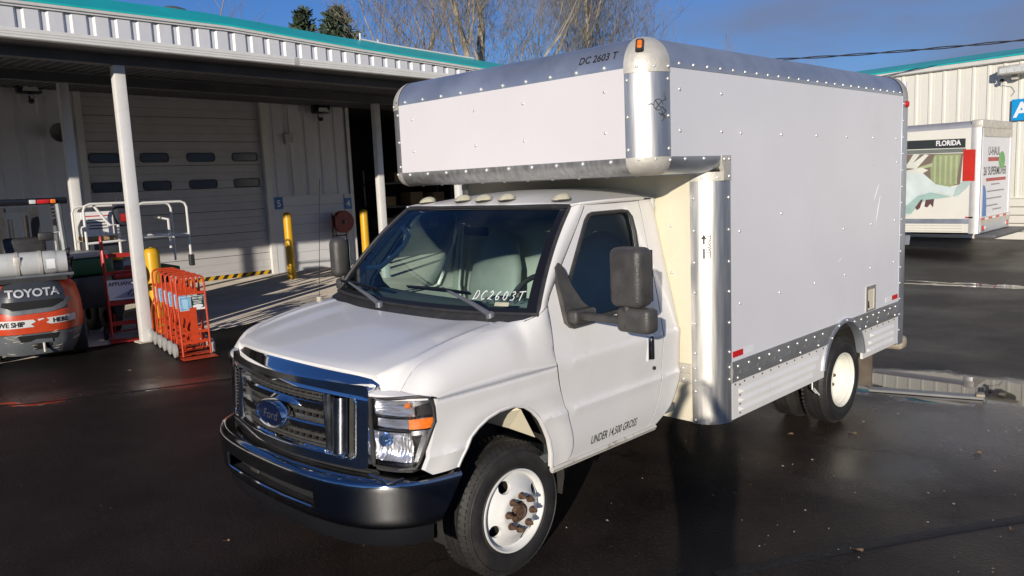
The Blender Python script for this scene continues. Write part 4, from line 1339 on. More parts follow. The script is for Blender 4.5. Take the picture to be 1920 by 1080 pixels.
# ---------------------------------------------------------------- bumper
BP = [(0, -.930), (.2, -.927), (.4, -.912), (.55, -.888), (.68, -.848), (.79, -.790), (.87, -.718), (.925, -.640), (.96, -.555), (.985, -.470), (.998, -.405)]
def bpath(t):
    """plan position along the half bumper"""
    return BP
def bump_rows(prof, cut=0):
    rows = []
    bp_ = BP[:-cut] if cut else BP
    path = [(-x, y) for x, y in bp_[::-1][:-1]] + bp_
    for i, (x, y) in enumerate(path):
        a = path[max(0, i - 1)]
        b = path[min(len(path) - 1, i + 1)]
        nx, ny = (b[1] - a[1]), -(b[0] - a[0])
        l = math.hypot(nx, ny)
        nx, ny = nx / l, ny / l
        endf = max(0, abs(x) - .93) / .07
        rows.append([(x - nx * d, y - ny * d, z + (.006 * endf)) for d, z in prof])
    return rows
bpf = [(.11, .724), (.075, .725), (.045, .724), (.022, .718), (.010, .708), (.004, .695), (.001, .67), (.0, .62), (.0, .56), (.003, .51), (.014, .47), (.03, .45)]
# the face above and below the air slot, cut between x = -.44 and .44
rows = bump_rows(bpf)
bm_ = MB()
bm_.grid(rows)
# split: build the face as a patch over (path parameter, height) with a slot
PL = [(-x, y) for x, y in BP[::-1][:-1]] + BP
AL = [0]
for a, b in zip(PL, PL[1:]):
    AL.append(AL[-1] + math.dist(a, b))
mid = AL[-1] / 2
def bface(s_, z):
    if abs(s_) > .46:
        s_ = s_ * (1 - (abs(s_) - .46) / (mid - .46) * .115 * max(0, (.70 - z)) / .25)
    s2 = s_ + mid
    x = smooth_lerp(list(zip(AL, [p[0] for p in PL])), s2)
    y = smooth_lerp(list(zip(AL, [p[1] for p in PL])), s2)
    e = .02
    xa, ya = smooth_lerp(list(zip(AL, [p[0] for p in PL])), s2 - e), smooth_lerp(list(zip(AL, [p[1] for p in PL])), s2 - e)
    xb, yb = smooth_lerp(list(zip(AL, [p[0] for p in PL])), s2 + e), smooth_lerp(list(zip(AL, [p[1] for p in PL])), s2 + e)
    nx, ny = yb - ya, -(xb - xa)
    l = math.hypot(nx, ny) or 1
    d = smooth_lerp([(.48, .03), (.497, .016), (.52, .008), (.56, .005), (.62, .002), (.67, .0), (.695, .0), (.706, .004), (.713, .011), (.718, .022)], z)
    return (x - nx / l * d, y - ny / l * d, z)
H_ = mid - .002
slot = [(-.455, .628), (-.462, .56), (-.44, .548), (.44, .548), (.462, .56), (.455, .628)]
SC_ = zr(-H_, -.46, 26)[:-1] + zr(-.46, .46, 30) + zr(.46, H_, 26)[1:]
up_, mid_, lo_ = [.718, .7155, .713, .710, .706, .702, .695, .684, .67, .65, .628], [.628, .60, .575, .548], [.548, .535, .52, .508, .497, .488, .48]
mb = MB()
for zz, cols in ((up_, SC_), (lo_, SC_), (mid_, [c for c in SC_ if c <= -.459]), (mid_, [c for c in SC_ if c >= .459])):
    mb.grid([[bface(s_, z) for s_ in cols] for z in zz])
def btop(s_, k, z):
    a, b = Vector(bface(s_, .718)), Vector(bface(s_, .62))
    n_ = (a - b)
    n_.z = 0
    n_ = n_.normalized() if n_.length > 1e-6 else Vector((0, 1, 0))
    return a + n_ * k + Vector((0, 0, z - .718))
mb.grid([[btop(s_, k, z) for s_ in SC_] for k, z in ((0, .718), (.012, .722), (.024, .724), (.055, .725), (.09, .724))])
bump = mb.build('front_bumper', 'bchrome', truck, sharp=50)
MB().tube([bface(a, b) for a, b in ((-.455, .625), (-.462, .56), (-.44, .548), (-.2, .548), (0, .548), (.2, .548), (.44, .548))], .007, 6).build('slot_lip', 'chrome', bump)
MB().patch([(-.46, .545), (.46, .545), (.46, .632), (-.46, .632)], lambda a, b: tuple(Vector(bface(a, b)) + Vector((0, .07, 0))), step=.1).build('slot_backing', 'dark', bump)
MB().grid([[tuple(Vector(bface(s_, .628)) + Vector((0, d, 0))) for s_ in zr(-.455, .455, 14)] for d in (0, .07)]).grid([[tuple(Vector(bface(s_, .548)) + Vector((0, d, 0))) for s_ in zr(-.455, .455, 14)] for d in (0, .07)]).build('slot_throat', 'black', bump)
MB().rbox(-.19, -.10, -.905, -.89, .583, .605, .004, 1).build('slot_tag', 'grille', bump)
vr = bump_rows([(.028, .482), (.032, .465), (.040, .42), (.055, .385), (.09, .370), (.16, .372)], 2)
MB().grid(vr).build('lower_valance', 'gloss', bump)
hv = []
# pockets in the valance
for x in zr(-.6, .6, 12):
    hv.append(x)
for x in hv:
    yy = lerp(BP, abs(x))
    pass
# step pad on top corner
MB().rbox(.70, .88, -.74, -.66, .722, .732, .004, 1).build('step_pad', 'chrome2', bump)

# ---------------------------------------------------------------- mirrors
for s_ in (1, -1):
    def mk(mb):
        return mb.mirror_x() if s_ < 0 else mb
    mr_ = bpy.data.objects.new('wing_mirror', None)
    C.objects.link(mr_)
    mr_.parent = truck
    mk(MB().rbox(.965, 1.345, .458, .502, 1.314, 1.358, .016, 3)).build('mirror_arm', 'mirror', mr_)
    mk(MB().rbox(.955, 1.03, .42, .60, 1.292, 1.37, .02, 3)).build('arm_bracket', 'mirror', mr_)
    mk(MB().lathe([(1.30, .026), (1.40, .024), (1.43, .02)], (1.325, .48, 0), 'z', 14)).build('stalk', 'black', mr_)
    wi = 1.243 if s_ > 0 else 1.325
    mk(MB().rbox(wi, 1.445, .425, .56, 1.412, 1.718, .040 if s_ > 0 else .055, 5)).build('mirror_head', 'mirror', mr_, sharp=50)
    mk(MB().rbox(1.262 if s_ > 0 else 1.33, 1.472 if s_ > 0 else 1.42, .455, .56, 1.276 if s_ > 0 else 1.32, 1.408, .03, 4)).build('convex_head', 'mirror', mr_, sharp=50)
    mk(MB().box(wi + .02, 1.43, .5605, .563, 1.435, 1.70)).build('mirror_glass', 'chrome', mr_)
    mk(MB().box(1.28 if s_ > 0 else 1.345, 1.455 if s_ > 0 else 1.405, .5605, .563, 1.335, 1.392)).build('convex_glass', 'chrome', mr_)

# ---------------------------------------------------------------- interior
MB().grid([[(x, y + .10 * (x / .9) ** 2, z) for x in zr(-.90, .90, 12)] for y, z in ((.16, 1.345), (.30, 1.36), (.42, 1.365), (.52, 1.345), (.57, 1.29), (.57, 1.15), (.50, .95))]).build('dashboard', 'dash', truck, sharp=50)
def dome_box(x0, x1, y):
    return MB().rbox(x0, x1, y, y + .15, 1.30, 1.395, .04, 4)
dome_box(.28, .72, .40).build('instrument_hood', 'dash', truck)
MB().tube([(.47 + .19 * math.cos(t), .665 + .105 * math.sin(t), 1.335 + .16 * math.sin(t)) for t in [2 * math.pi * i / 28 for i in range(28)]], .017, 8, closed=True).tube([(.29, .665, 1.335), (.47, .62, 1.32), (.65, .665, 1.335)], .018, 6).tube([(.47, .62, 1.32), (.47, .48, 1.25)], .03, 8).build('steering_wheel', 'black', truck)
for x0 in (.19, -.77):
    st = MB().rbox(x0, x0 + .54, .78, 1.28, .78, .95, .06, 4).build('seat', 'seat', truck)
    rows = []
    for i in range(13):
        z = .92 + .80 * i / 12
        y = 1.16 + .20 * (i / 12)
        hw = lerp([(0, .25), (.5, .265), (.68, .25), (.80, .205), (.9, .185), (.97, .15), (1, .05)], i / 12)
        rows.append([(x0 + .27 + hw * math.cos(t), y + .085 * math.sin(t) * (1 if i < 12 else .3), z) for t in [2 * math.pi * j / 20 for j in range(21)]])
    MB().grid(rows).build('seat_back', 'seat', st, sharp=60)
    MB().grid([[(x0 + .27 + a * .8, 1.10 + .20 * (z - .92) / .8 - .012 + .05 * abs(a / .25) ** 3, z) for a in zr(-.2, .2, 8)] for z in zr(.98, 1.42, 6)]).build('seat_panel', 'trim', st)
MB().box(-.93, .93, .20, 1.48, .55, .60).build('cab_floor', 'dash', truck)
MB().box(-.25, .25, .25, .70, .60, 1.12).build('engine_cover', 'dash', truck)
# cab back wall with opening edges and hanging belt pillars
MB().box(-.80, .80, 1.47, 1.485, .6, 1.93).build('cab_bulkhead', 'trim', truck)
MB().grid([[(x, y, RZ(x, y) - .035) for x in zr(-.74, .74, 8)] for y in zr(.74, 1.46, 6)]).build('headliner', 'trim', truck)
def f_bpill():
    return MB().grid([[(SX(y, z) - .035, y, z) for z in zr(1.25, 1.90, 8)] for y in (1.20, 1.33)]).tube([(SX(1.24, 1.75) - .06, 1.24, 1.78), (SX(1.24, 1.3) - .06, 1.25, 1.3), (.86, 1.26, .8)], .012, 5)
sided(f_bpill, 'belt_pillar', 'trim')
def f_door_inner():
    return MB().grid([[(SX(y, z) - .06, y, z) for z in zr(.6, 1.285, 8)] for y in zr(.36, 1.25, 10)])
sided(f_door_inner, 'door_lining', 'trim')
# grab handle on the passenger pillar
hp = [WS(-.90, v) + Vector((.045, .05, -.05)) for v in (.34, .46, .60, .72)]
MB().tube([WS(-.93, .30) + Vector((.03, .03, -.03)), hp[0] + Vector((.03, .02, 0)), hp[1] + Vector((.075, .03, 0)), hp[2] + Vector((.085, .03, 0)), hp[3] + Vector((.05, .02, .0)), WS(-.93, .80) + Vector((.03, .03, -.03))], .017, 8).build('grab_handle', 'trim', truck)
def f_pill_in():
    return MB().grid([[WS(u, v) + Vector((0, .03, -.03)) for v in zr(.02, .98, 10)] for u in (.94, 1.0)])
sided(f_pill_in, 'pillar_lining', 'trim')
MB().rbox(-.09, .13, .62, .65, 1.74, 1.80, .012, 3).build('inside_mirror', 'black', truck)

# ---------------------------------------------------------------- underbody
MB().box(-.66, .66, -.66, .14, .42, 1.06).build('engine_bay', 'dark', truck)
for s_ in (1, -1):
    mb = MB()
    rows = []
    for q in zr(-20, 200, 18):
        rows.append([(s_ * x, -.07 - .44 * math.cos(rad(q)), .50 + .45 * math.sin(rad(q))) for x in (.62, .95)])
    mb.grid(rows).build('wheel_arch_liner', 'under', truck)
    MB().add([(s_ * .66, .02, .94), (s_ * .90, .10, .88), (s_ * .90, .20, .70), (s_ * .74, .16, .73), (s_ * .62, .0, .80)], [(0, 1, 2, 3, 4)]).build('splash_shield', 'cream', truck, smooth=False)
    MB().box(s_ * .42 - .04, s_ * .42 + .04, -.7, 4.7, .46, .64).build('chassis_rail', 'under', truck)
MB().tube([(-.75, 0, .36), (.75, 0, .36)], .05, 10).build('front_axle', 'under', truck)
MB().tube([(-1.0, 3.53, .36), (1.0, 3.53, .36)], .07, 10).lathe([(-.2, .06), (-.1, .18), (.1, .18), (.2, .06)], (0, 3.53, .36), 'x', 16).build('rear_axle', 'under', truck)
MB().rbox(-.35, .35, 1.9, 3.0, .30, .50, .06, 3).build('fuel_tank', 'under', truck)
MB().tube([(-.3, .6, .3), (-.35, 2.2, .3), (-.4, 4.2, .34)], .04, 8).build('exhaust', 'rust', truck)

# ---------------------------------------------------------------- wheels
TR = .360
def tyre(xo, wdt, side):
    """xo = outer sidewall x, grows inward"""
    h = wdt
    prof = []
    for a, r in ((.030, .205), (.012, .222), (.0, .262), (.002, .300), (.014, .328), (.030, .346), (.042, .3545), (.055, .357), (.056, .349), (.066, .349), (.067, .359), (.098, .360), (.099, .350), (.115, .350), (.116, .360)):
        prof.append((a, r))
    prof = prof + [(h - a, r) for a, r in prof[::-1] if a < h / 2]
    mb = MB().lathe([(xo - side * a, r) for a, r in prof], (0, 0, 0), 'x', 72)
    # shoulder lugs
    for i in range(64):
        t = 2 * math.pi * i / 64
        for a0, a1 in ((.022, .050), (h - .050, h - .022)):
            c_, s_ = math.cos(t), math.sin(t)
            du = .0105
            vs = []
            for a, r in ((a0, .344), (a1, .3615)):
                for k in (-1, 1):
                    tt = t + k * du / .36
                    vs.append((xo - side * a, r * math.cos(tt), r * math.sin(tt)))
            for a, r in ((a0, .330), (a1, .345)):
                for k in (-1, 1):
                    tt = t + k * du / .36
                    vs.append((xo - side * a, r * math.cos(tt), r * math.sin(tt)))
            mb.add(vs, [(0, 1, 3, 2), (0, 2, 6, 4), (1, 5, 7, 3), (0, 4, 5, 1), (2, 3, 7, 6)])
    # raised sidewall ribs
    for r in (.236, .318):
        mb.lathe([(xo + side * .0005 - side * (.006 if r < .3 else .008), r - .003), (xo + side * .0015 - side * (.004 if r < .3 else .005), r), (xo + side * .0005 - side * (.006 if r < .3 else .010), r + .003)], (0, 0, 0), 'x', 72)
    return mb
def bool_cut(obj, cutters):
    bpy.context.view_layer.update()
    for c in cutters:
        md = obj.modifiers.new('cut', 'BOOLEAN')
        md.object = c
        md.solver = 'EXACT'
    bpy.context.view_layer.update()
    dg = bpy.context.evaluated_depsgraph_get()
    me = bpy.data.meshes.new_from_object(obj.evaluated_get(dg))
    obj.modifiers.clear()
    obj.data = me
    for c in cutters:
        bpy.data.objects.remove(c)
    me.set_sharp_from_angle(angle=rad(35))
def front_wheel(side, rot):
    wv = bpy.data.objects.new('front_wheel', None)
    C.objects.link(wv)
    wv.parent = truck
    wv.location = (side * .0, 0, .36)
    xo = .935
    def K(mb):
        return mb.mirror_x() if side < 0 else mb
    K(tyre(xo, .215, 1)).build('tyre', 'rubber', wv, sharp=30)
    # convex steel disc wheel
    disc = [(xo - .014, .223), (xo - .004, .2215), (xo - .004, .214), (xo - .016, .208), (xo - .034, .203), (xo - .040, .197), (xo - .034, .190), (xo - .020, .178), (xo - .004, .150), (xo + .012, .128), (xo + .022, .113), (xo + .024, .104), (xo + .022, .085), (xo + .022, .060), (xo + .010, .055), (xo - .02, .055),
            (xo - .03, .06), (xo - .0, .11), (xo - .05, .19), (xo - .06, .205), (xo - .03, .218), (xo - .014, .223)]
    ob = K(MB().lathe(disc, (0, 0, 0), 'x', 72)).build('rim', 'rim', wv, sharp=32)
    ob.parent = None
    cut = []
    for k in range(4):
        t = rad(rot + 90 * k)
        c = MB()
        n = 20
        pl = []
        for j in range(n):
            q = 2 * math.pi * j / n
            a, b = .028 * math.cos(q), .039 * math.sin(q)   # radial, tangential
            r = .160 + a
            pl.append((side * (xo - .2), r * math.cos(t) - b * math.sin(t), r * math.sin(t) + b * math.cos(t)))
        c.prism(pl, (side * .4, 0, 0))
        cut.append(c.build('hole', 'dark', None, smooth=False))
    bool_cut(ob, cut)
    ob.parent = wv
    K(MB().lathe([(xo - .075, .2), (xo - .075, .001)], (0, 0, 0), 'x', 24)).build('brake_drum', 'under', wv)
    K(MB().lathe([(xo + .0, .056), (xo + .018, .054), (xo + .020, .046), (xo + .034, .042), (xo + .036, .036), (xo + .030, .030), (xo + .031, .001)], (0, 0, 0), 'x', 24)).build('hub', 'rust', wv)
    for k in range(8):
        nb = MB()
        t = rad(rot + 12 + 45 * k)
        cy, cz = .088 * math.cos(t), .088 * math.sin(t)
        nb.lathe([(xo + .022, .017), (xo + .026, .019), (xo + .032, .019), (xo + .034, .0145)], (0, cy, cz), 'x', 14)
        nb.lathe([(xo + .034, .0145), (xo + .050, .0145), (xo + .052, .009), (xo + .064, .008), (xo + .065, .001)], (0, cy, cz), 'x', 6)
        K(nb).build('wheel_nut', 'rust', wv, sharp=25)
    return wv
front_wheel(1, 115)
front_wheel(-1, 20)
def rear_wheel(side):
    wv = bpy.data.objects.new('rear_wheel', None)
    C.objects.link(wv)
    wv.parent = truck
    wv.location = (0, 3.53, .36)
    def K(mb):
        return mb.mirror_x() if side < 0 else mb
    xo = 1.185
    K(tyre(xo, .215, 1)).build('tyre', 'rubber', wv, sharp=30)
    K(tyre(xo - .285, .215, 1)).build('tyre', 'rubber', wv, sharp=30)
    d = [(xo - .014, .223), (xo - .004, .2215), (xo - .004, .214), (xo - .016, .208), (xo - .045, .203), (xo - .05, .197), (xo - .10, .19), (xo - .105, .182), (xo - .118, .178), (xo - .135, .15), (xo - .142, .12), (xo - .142, .075)]
    K(MB().lathe(d, (0, 0, 0), 'x', 64)).build('rim', 'rimc', wv)
    K(MB().lathe([(xo - .142, .078), (xo - .125, .074), (xo - .115, .062), (xo - .112, .001)], (0, 0, 0), 'x', 24)).build('hub', 'rimc', wv)
    for k in range(8):
        nb = MB()
        t = rad(45 * k)
        nb.lathe([(xo - .142, .017), (xo - .12, .015), (xo - .11, .008), (xo - .109, .001)], (0, .1 * math.cos(t), .1 * math.sin(t)), 'x', 8)
        K(nb).build('wheel_nut', 'rust', wv)
    K(MB().lathe([(xo - .285 - .03, .205), (xo - .285 - .14, .19), (xo - .285 - .145, .001)], (0, 0, 0), 'x', 24)).build('inner_rim', 'under', wv)
rear_wheel(1)
rear_wheel(-1)
# ================================================================== the cargo box
W_ = 1.22
R_ = .18
YA, YF, YR, YE = .876, 1.52, 4.59, 4.77        # attic front, main front wall, side panel end, rear post end
ZT, ZB, ZL, ZS, ZK = 2.668, 2.176, .866, .483, .730
RB = .10
ZTOP = ZT + R_
box = truck
def qarc(n=10):
    return [rad(90 * i / n) for i in range(n + 1)]
# flat laminate panels
def side_panel(s_):
    o = [(YA + R_, ZB), (YF + R_, ZB), (YF + R_, ZL), (YR, ZL), (YR, ZT), (YA + R_, ZT)]
    return MB().patch(o, lambda y, z: (s_ * W_, y, z), step=.4, flange=(-s_ * .02, 0, 0))
sp1 = side_panel(1).build('side_panel', 'panel', box, smooth=False)
side_panel(-1).build('side_panel', 'panel', box, smooth=False)
MB().patch([(-(W_ - R_), ZB), (W_ - R_, ZB), (W_ - R_, ZT), (-(W_ - R_), ZT)], lambda x, z: (x, YA, z), step=.4, flange=(0, .02, 0)).build('attic_front_panel', mat('attic_laminate', (.715, .69, .695), .45, var=.02, scale=1.5, bump=.03, bscale=220, dirt=(.60, .57, .55), dscale=1.1, damt=.16), box, smooth=False)
MB().patch([(-(W_ - R_), ZS), (W_ - R_, ZS), (W_ - R_, ZB - RB), (-(W_ - R_), ZB - RB)], lambda x, z: (x, YF, z), step=.4, flange=(0, .02, 0)).build('front_wall', 'cream', box, smooth=False)
MB().add([(-(W_ - RB), YA + RB, ZB - RB), (W_ - RB, YA + RB, ZB - RB), (W_ - RB, YF + .1, ZB - RB), (-(W_ - RB), YF + .1, ZB - RB)], [(0, 1, 2, 3)]).build('attic_floor', 'rail', box, smooth=False)
rv = rivets([(x, YF - .045, ZB - RB) for x in zr(-1.0, 1.0, 12)] + [(x, YA + .16, ZB - RB) for x in zr(-1.0, 1.0, 9)], (0, 0, -1))
MB().box(-(W_ - RB), W_ - RB, YF - .09, YF - .001, ZB - RB - .006, ZB - RB - .001).build('attic_floor_strip', 'rail', box)
MB().add([(-(W_ - R_), YA + R_, ZTOP), (W_ - R_, YA + R_, ZTOP), (W_ - R_, YE - R_, ZTOP), (-(W_ - R_), YE - R_, ZTOP)], [(0, 1, 2, 3)]).build('roof_skin', 'rail', box, smooth=False)
MB().box(-W_ + .02, W_ - .02, YE - .04, YE - .01, ZL, ZTOP - .05).build('rear_door', 'panel', box)
MB().box(-W_ + .05, W_ - .05, YF + .22, YE - .05, .78, .866).build('floor_frame', 'under', box)
# top rails, quarter round
for s_ in (1, -1):
    MB().grid([[(s_ * (W_ - R_ + R_ * math.cos(q)), y, ZT + R_ * math.sin(q)) for q in qarc(14)] for y in zr(YA + R_, YR, 12)]).grid([[(s_ * W_, y, ZT), (s_ * (W_ + .003), y, ZT - .002), (s_ * (W_ + .003), y, ZT + .02)][::1] for y in (YA + R_, YR)]).build('top_rail', 'rail', box, sharp=60)
ft = MB().grid([[(x, YA + R_ - R_ * math.cos(q), ZT + R_ * math.sin(q)) for q in qarc(14)] for x in zr(-(W_ - R_), W_ - R_, 10)]).build('top_rail', 'rail', box)
# corners: theta runs round in plan from the front face to the side face, phi up from the side to the roof
def corner(s_, th, ph, y0, rt, zc, sign, gap=.0):
    r = R_ - rt * (1 - math.cos(ph)) + gap
    return (s_ * (W_ - R_ + r * math.sin(th)), y0 + R_ - r * math.cos(th), zc + sign * (rt + gap) * math.sin(ph))
for s_ in (1, -1):
    ths = qarc(14)
    # upper attic post
    MB().grid([[corner(s_, t, 0, YA, R_, z, 0) for t in ths] for z in (ZB, ZB + .25, ZT)]).build('attic_corner_post', 'alu', box)
    cap = MB().grid([[corner(s_, t, p, YA, R_, ZT, 1, .004) for t in qarc(18)] for p in qarc(14)]).grid([[corner(s_, t, 0, YA, R_, ZT - .03, 0, .004) for t in qarc(18)], [corner(s_, t, 0, YA, R_, ZT, 0, .004) for t in qarc(18)]]).build('corner_cap', 'cast', box, sharp=50)
    if s_ < 0:
        MB().lathe([(YA - .004, .013), (YA - .006, .001)], (-(W_ - R_) - .02, .004, ZT + .02), 'y', 12).build('lamp_hole', 'dark', cap)
    # little clearance lamp on the cap
    lm2 = MB()
    ring = []
    for d, k in ((.006, 1.0), (.018, .92), (.020, .62)):
        ring.append([(a * k, b * k, d) for a, b in rrect(-.024, .024, -.046, .046, .012, 3)])
    th, ph = rad(30), rad(38)
    n0 = Vector((s_ * math.sin(th) * math.cos(ph), -math.cos(th) * math.cos(ph), math.sin(ph)))
    c0 = Vector((s_ * (W_ - R_), YA + R_, ZT)) + n0 * (R_ + .002)
    ux = Vector((s_ * math.cos(th), math.sin(th), 0))
    uz = n0.cross(ux) * (1 if s_ < 0 else -1)
    P3 = lambda a, b, d: c0 + ux * a + uz * b + n0 * d
    n = len(ring[0])
    if s_ > 0:
      MB().add([P3(*p) for r in ring for p in r], [(k * n + i, k * n + (i + 1) % n, (k + 1) * n + (i + 1) % n, (k + 1) * n + i) for k in range(2) for i in range(n)]).build('clearance_lamp_rim', 'black', cap)
    if s_ > 0:
      MB().add([P3(a * .68, b * .72, .016) for a, b in rrect(-.024, .024, -.046, .046, .012, 3)] + [P3(a * .5, b * .5, .027) for a, b in rrect(-.024, .024, -.046, .046, .012, 3)], [(i, (i + 1) % n, n + (i + 1) % n, n + i) for i in range(n)] + [tuple(range(n, 2 * n))]).build('clearance_lamp', 'amber', cap)
    # lower attic corner, bottom tube along the side, elbow
    MB().grid([[corner(s_, t, p, YA, RB, ZB, -1, .003) for t in qarc(14)] for p in qarc(10)]).build('lower_corner_cap', 'cast', box, sharp=50)
    MB().grid([[(s_ * (W_ - RB + RB * math.cos(q)), y, ZB - RB * math.sin(q)) for q in qarc(10)] for y in (YA + R_, 1.30, 1.605)]).build('attic_side_tube', 'rail', box)
    MB().grid([[(s_ * (W_ - RB + (RB + .003) * math.cos(q)), y, ZB - (RB + .003) * math.sin(q)) for q in qarc(10)] for y in (1.595, YF + R_ - .06)]).patch([(1.595, ZB + .003), (YF + R_ + .004, ZB + .003), (YF + R_ + .004, 2.025), (YF + R_ - .085, 2.025), (1.62, 2.085), (1.595, 2.14)], lambda y, z: (s_ * (W_ + .0035), y, z), step=.1, flange=(-s_ * .03, 0, 0)).grid([[(s_ * (W_ - R_ + (R_ + .004) * math.sin(t)), YF + R_ - (R_ + .004) * math.cos(t), z) for t in qarc(14)] for z in (2.025, ZB - RB + .004)]).build('elbow_casting', 'cast', box, sharp=40)
    # the main corner post, full height
    post = MB().grid([[corner(s_, t, 0, YF, R_, z, 0) for t in qarc(18)] for z in zr(ZS - .008, 2.03, 4)]).build('corner_post', 'alu', box)
MB().grid([[(x, YA + RB - RB * math.cos(q), ZB - RB * math.sin(q)) for q in qarc(10)] for x in zr(-(W_ - R_), W_ - R_, 10)]).build('attic_front_tube', 'railv', box)
# lower rails and skirts with the wheel opening
AC, AR = 3.44, .372
arc = lambda r, q0, q1, n: [(AC + r * math.cos(rad(q0 + (q1 - q0) * i / n)), ZS + r * math.sin(rad(q0 + (q1 - q0) * i / n))) for i in range(n + 1)]
RPROF = [(ZK, .004), (.738, .010), (.772, .010), (.777, .003), (.792, .002), (.797, .012), (.856, .012), (ZL, .006)]
def rail_patch(s_):
    q = math.degrees(math.asin((ZK - ZS) / AR))
    o = [(YF + R_, ZK)] + arc(AR, 180 - q, q, 16) + [(YR, ZK), (YR, ZL), (YF + R_, ZL)]
    ys = zr(YF + R_ + .05, YR - .05, 60)
    return MB().patch(o, lambda y, z: (s_ * (W_ + lerp(RPROF, z)), y, z), step=.12, flange=(-s_ * .02, 0, 0), extra=[(y, z) for y in ys for z in (.738, .772, .777, .792, .797, .856)])
for s_ in (1, -1):
    rail_patch(s_).build('lower_rail', mat('grey_rub_rail', (.30, .305, .30), .5, .55, var=.12, scale=4, dirt=(.20, .195, .185), dscale=5, damt=.5) if 'grey_rub_rail' not in bpy.data.materials else bpy.data.materials['grey_rub_rail'], box, sharp=25)
    MB().grid([[(s_ * (W_ + d), AC + r * math.cos(q), ZS + r * math.sin(q)) for d, r in ((-.05, AR - .001), (.016, AR - .001), (.017, AR + .004), (.015, AR + .03), (.0, AR + .031))] for q in [rad(8 + 164 * i / 40) for i in range(41)]]).build('arch_band', 'rail', box, sharp=30)
    qk = math.degrees(math.asin((ZK - .004 - ZS) / AR))
    for o, (ya, yb) in (([(YF + R_, ZS), (AC - AR, ZS)] + arc(AR, 180, 180 - qk, 8)[1:] + [(YF + R_, ZK - .004)], (1.78, 2.98)), ([(YR, ZK - .004)] + arc(AR, qk, 0, 8) + [(YR, ZS)], (3.90, 4.50))):
        sk = MB().patch(o, lambda y, z: (s_ * (W_ + .001), y, z), step=.15, flange=(-s_ * .02, 0, 0)).build('skirt_panel', 'van', box, smooth=False)
        for z in (.660, .600, .540):
            k = .03 if ya < 3 else .0
            ye = yb - (.10 * (.66 - z) / .12 if ya < 3 else 0)
            ys_ = ya + (.06 * (z - .54) / .12 if ya > 3 else 0)
            x0, x1 = s_ * (W_ + .0015), s_ * (W_ + .020)
            mb = MB().add([(x0, ys_, z + .016), (x0, ye, z + .016), (x0, ys_, z - .016), (x0, ye, z - .016), (x1, ys_ + .045, z - .006), (x1, ye - .045, z - .006)],
                          [(0, 1, 5, 4), (4, 5, 3, 2), (0, 4, 2), (1, 3, 5)])
            mb.build('louvre', 'van', sk, sharp=20)
    # rear corner post and its cap
    MB().grid([[(s_ * W_, YR, z), (s_ * (W_ + .004), YR + .003, z), (s_ * (W_ + .004), YE - .05, z), (s_ * (W_ - .02), YE - .01, z), (s_ * (W_ - .08), YE, z)] for z in (ZS - .02, ZT)]).build('rear_post', 'rail', box, sharp=40)
    rows = []
    for q in qarc(12):
        rows.append([(s_ * (W_ - R_ + (R_ + .005) * math.cos(q)) , YR, ZT + (R_ + .005) * math.sin(q)), (s_ * (W_ - R_ + (R_ + .005) * math.cos(q)), YE - .06, ZT + (R_ + .005) * math.sin(q)), (s_ * (W_ - R_ + (R_ - .05) * math.cos(q)), YE, ZT + (R_ - .05) * math.sin(q))])
    MB().grid(rows).grid([[(s_ * (W_ + .005), YR, ZT - .02), (s_ * (W_ + .005), YE - .06, ZT - .02), (s_ * (W_ - .05), YE, ZT - .02)], [(s_ * (W_ + .005), YR, ZT), (s_ * (W_ + .005), YE - .06, ZT), (s_ * (W_ - .05), YE, ZT)]]).build('rear_cap', 'cast', box, sharp=45)
    MB().lathe([(s_ * (W_ + .004), .030), (s_ * (W_ + .014), .028), (s_ * (W_ + .022), .018), (s_ * (W_ + .024), .001)], (0, 4.69, 2.60), 'x', 16).build('side_marker', 'red', box)
    # reflective tape
    MB().box(s_ * (W_ + .0005), s_ * (W_ + .003), 1.712, 1.842, .892, .932).build('red_tape', 'redtape', box)
    MB().box(s_ * (W_ + .0005), s_ * (W_ + .003), 1.843, 1.975, .892, .932).build('white_tape', 'whitetape', box)
    MB().box(s_ * (W_ + .0005), s_ * (W_ + .003), 4.44, 4.575, .895, .935).build('red_tape', 'redtape', box)
    MB().box(s_ * (W_ + .0005), s_ * (W_ + .003), 4.30, 4.439, .895, .935).build('white_tape', 'whitetape', box)
# pass-through plate near the rear wheel
fr = MB().patch([(3.86, .872), (4.06, .872), (4.06, 1.085), (3.86, 1.085)], lambda y, z: (W_ + .006, y, z), holes=[[(3.895, .885), (4.03, .885), (4.03, 1.055), (3.895, 1.055)]], step=.2, flange=(-.006, 0, 0)).build('hatch_frame', 'alu', box, smooth=False)
MB().add([(W_ + .002, 3.895, .885), (W_ + .002, 4.03, .885), (W_ + .002, 4.03, 1.055), (W_ + .002, 3.895, 1.055)], [(0, 1, 2, 3)]).build('hatch_plate', 'cream', fr, smooth=False)
MB().add([(W_ + .004, 3.895, .90), (W_ + .004, 3.935, .90), (W_ + .004, 3.925, .95), (W_ + .004, 3.895, .975)], [(0, 1, 2, 3)]).build('hatch_latch', 'black', fr, smooth=False)
# belt rail stub on the front wall beside the post
for s_ in (1, -1):
    MB().grid([[(s_ * x, YF - d, z) for z, d in ((.735, .003), (.74, .010), (.785, .010), (.79, .004), (.80, .004), (.805, .012), (.86, .012), (.866, .003))] for x in (.80, W_ - R_ - .002)]).build('front_rail', 'cast', box, sharp=20)
# numbers on the front top rail: follow the quarter round
def on_rail(u, v):
    q = rad(20) + v / R_
    return (.705 + u, YA + R_ - (R_ + .002) * math.cos(q), ZT + (R_ + .002) * math.sin(q))
lettering('DC 2603 T', .066, on_rail, 'ink', ft, 'fleet_number', sx=.92, bold=.012)
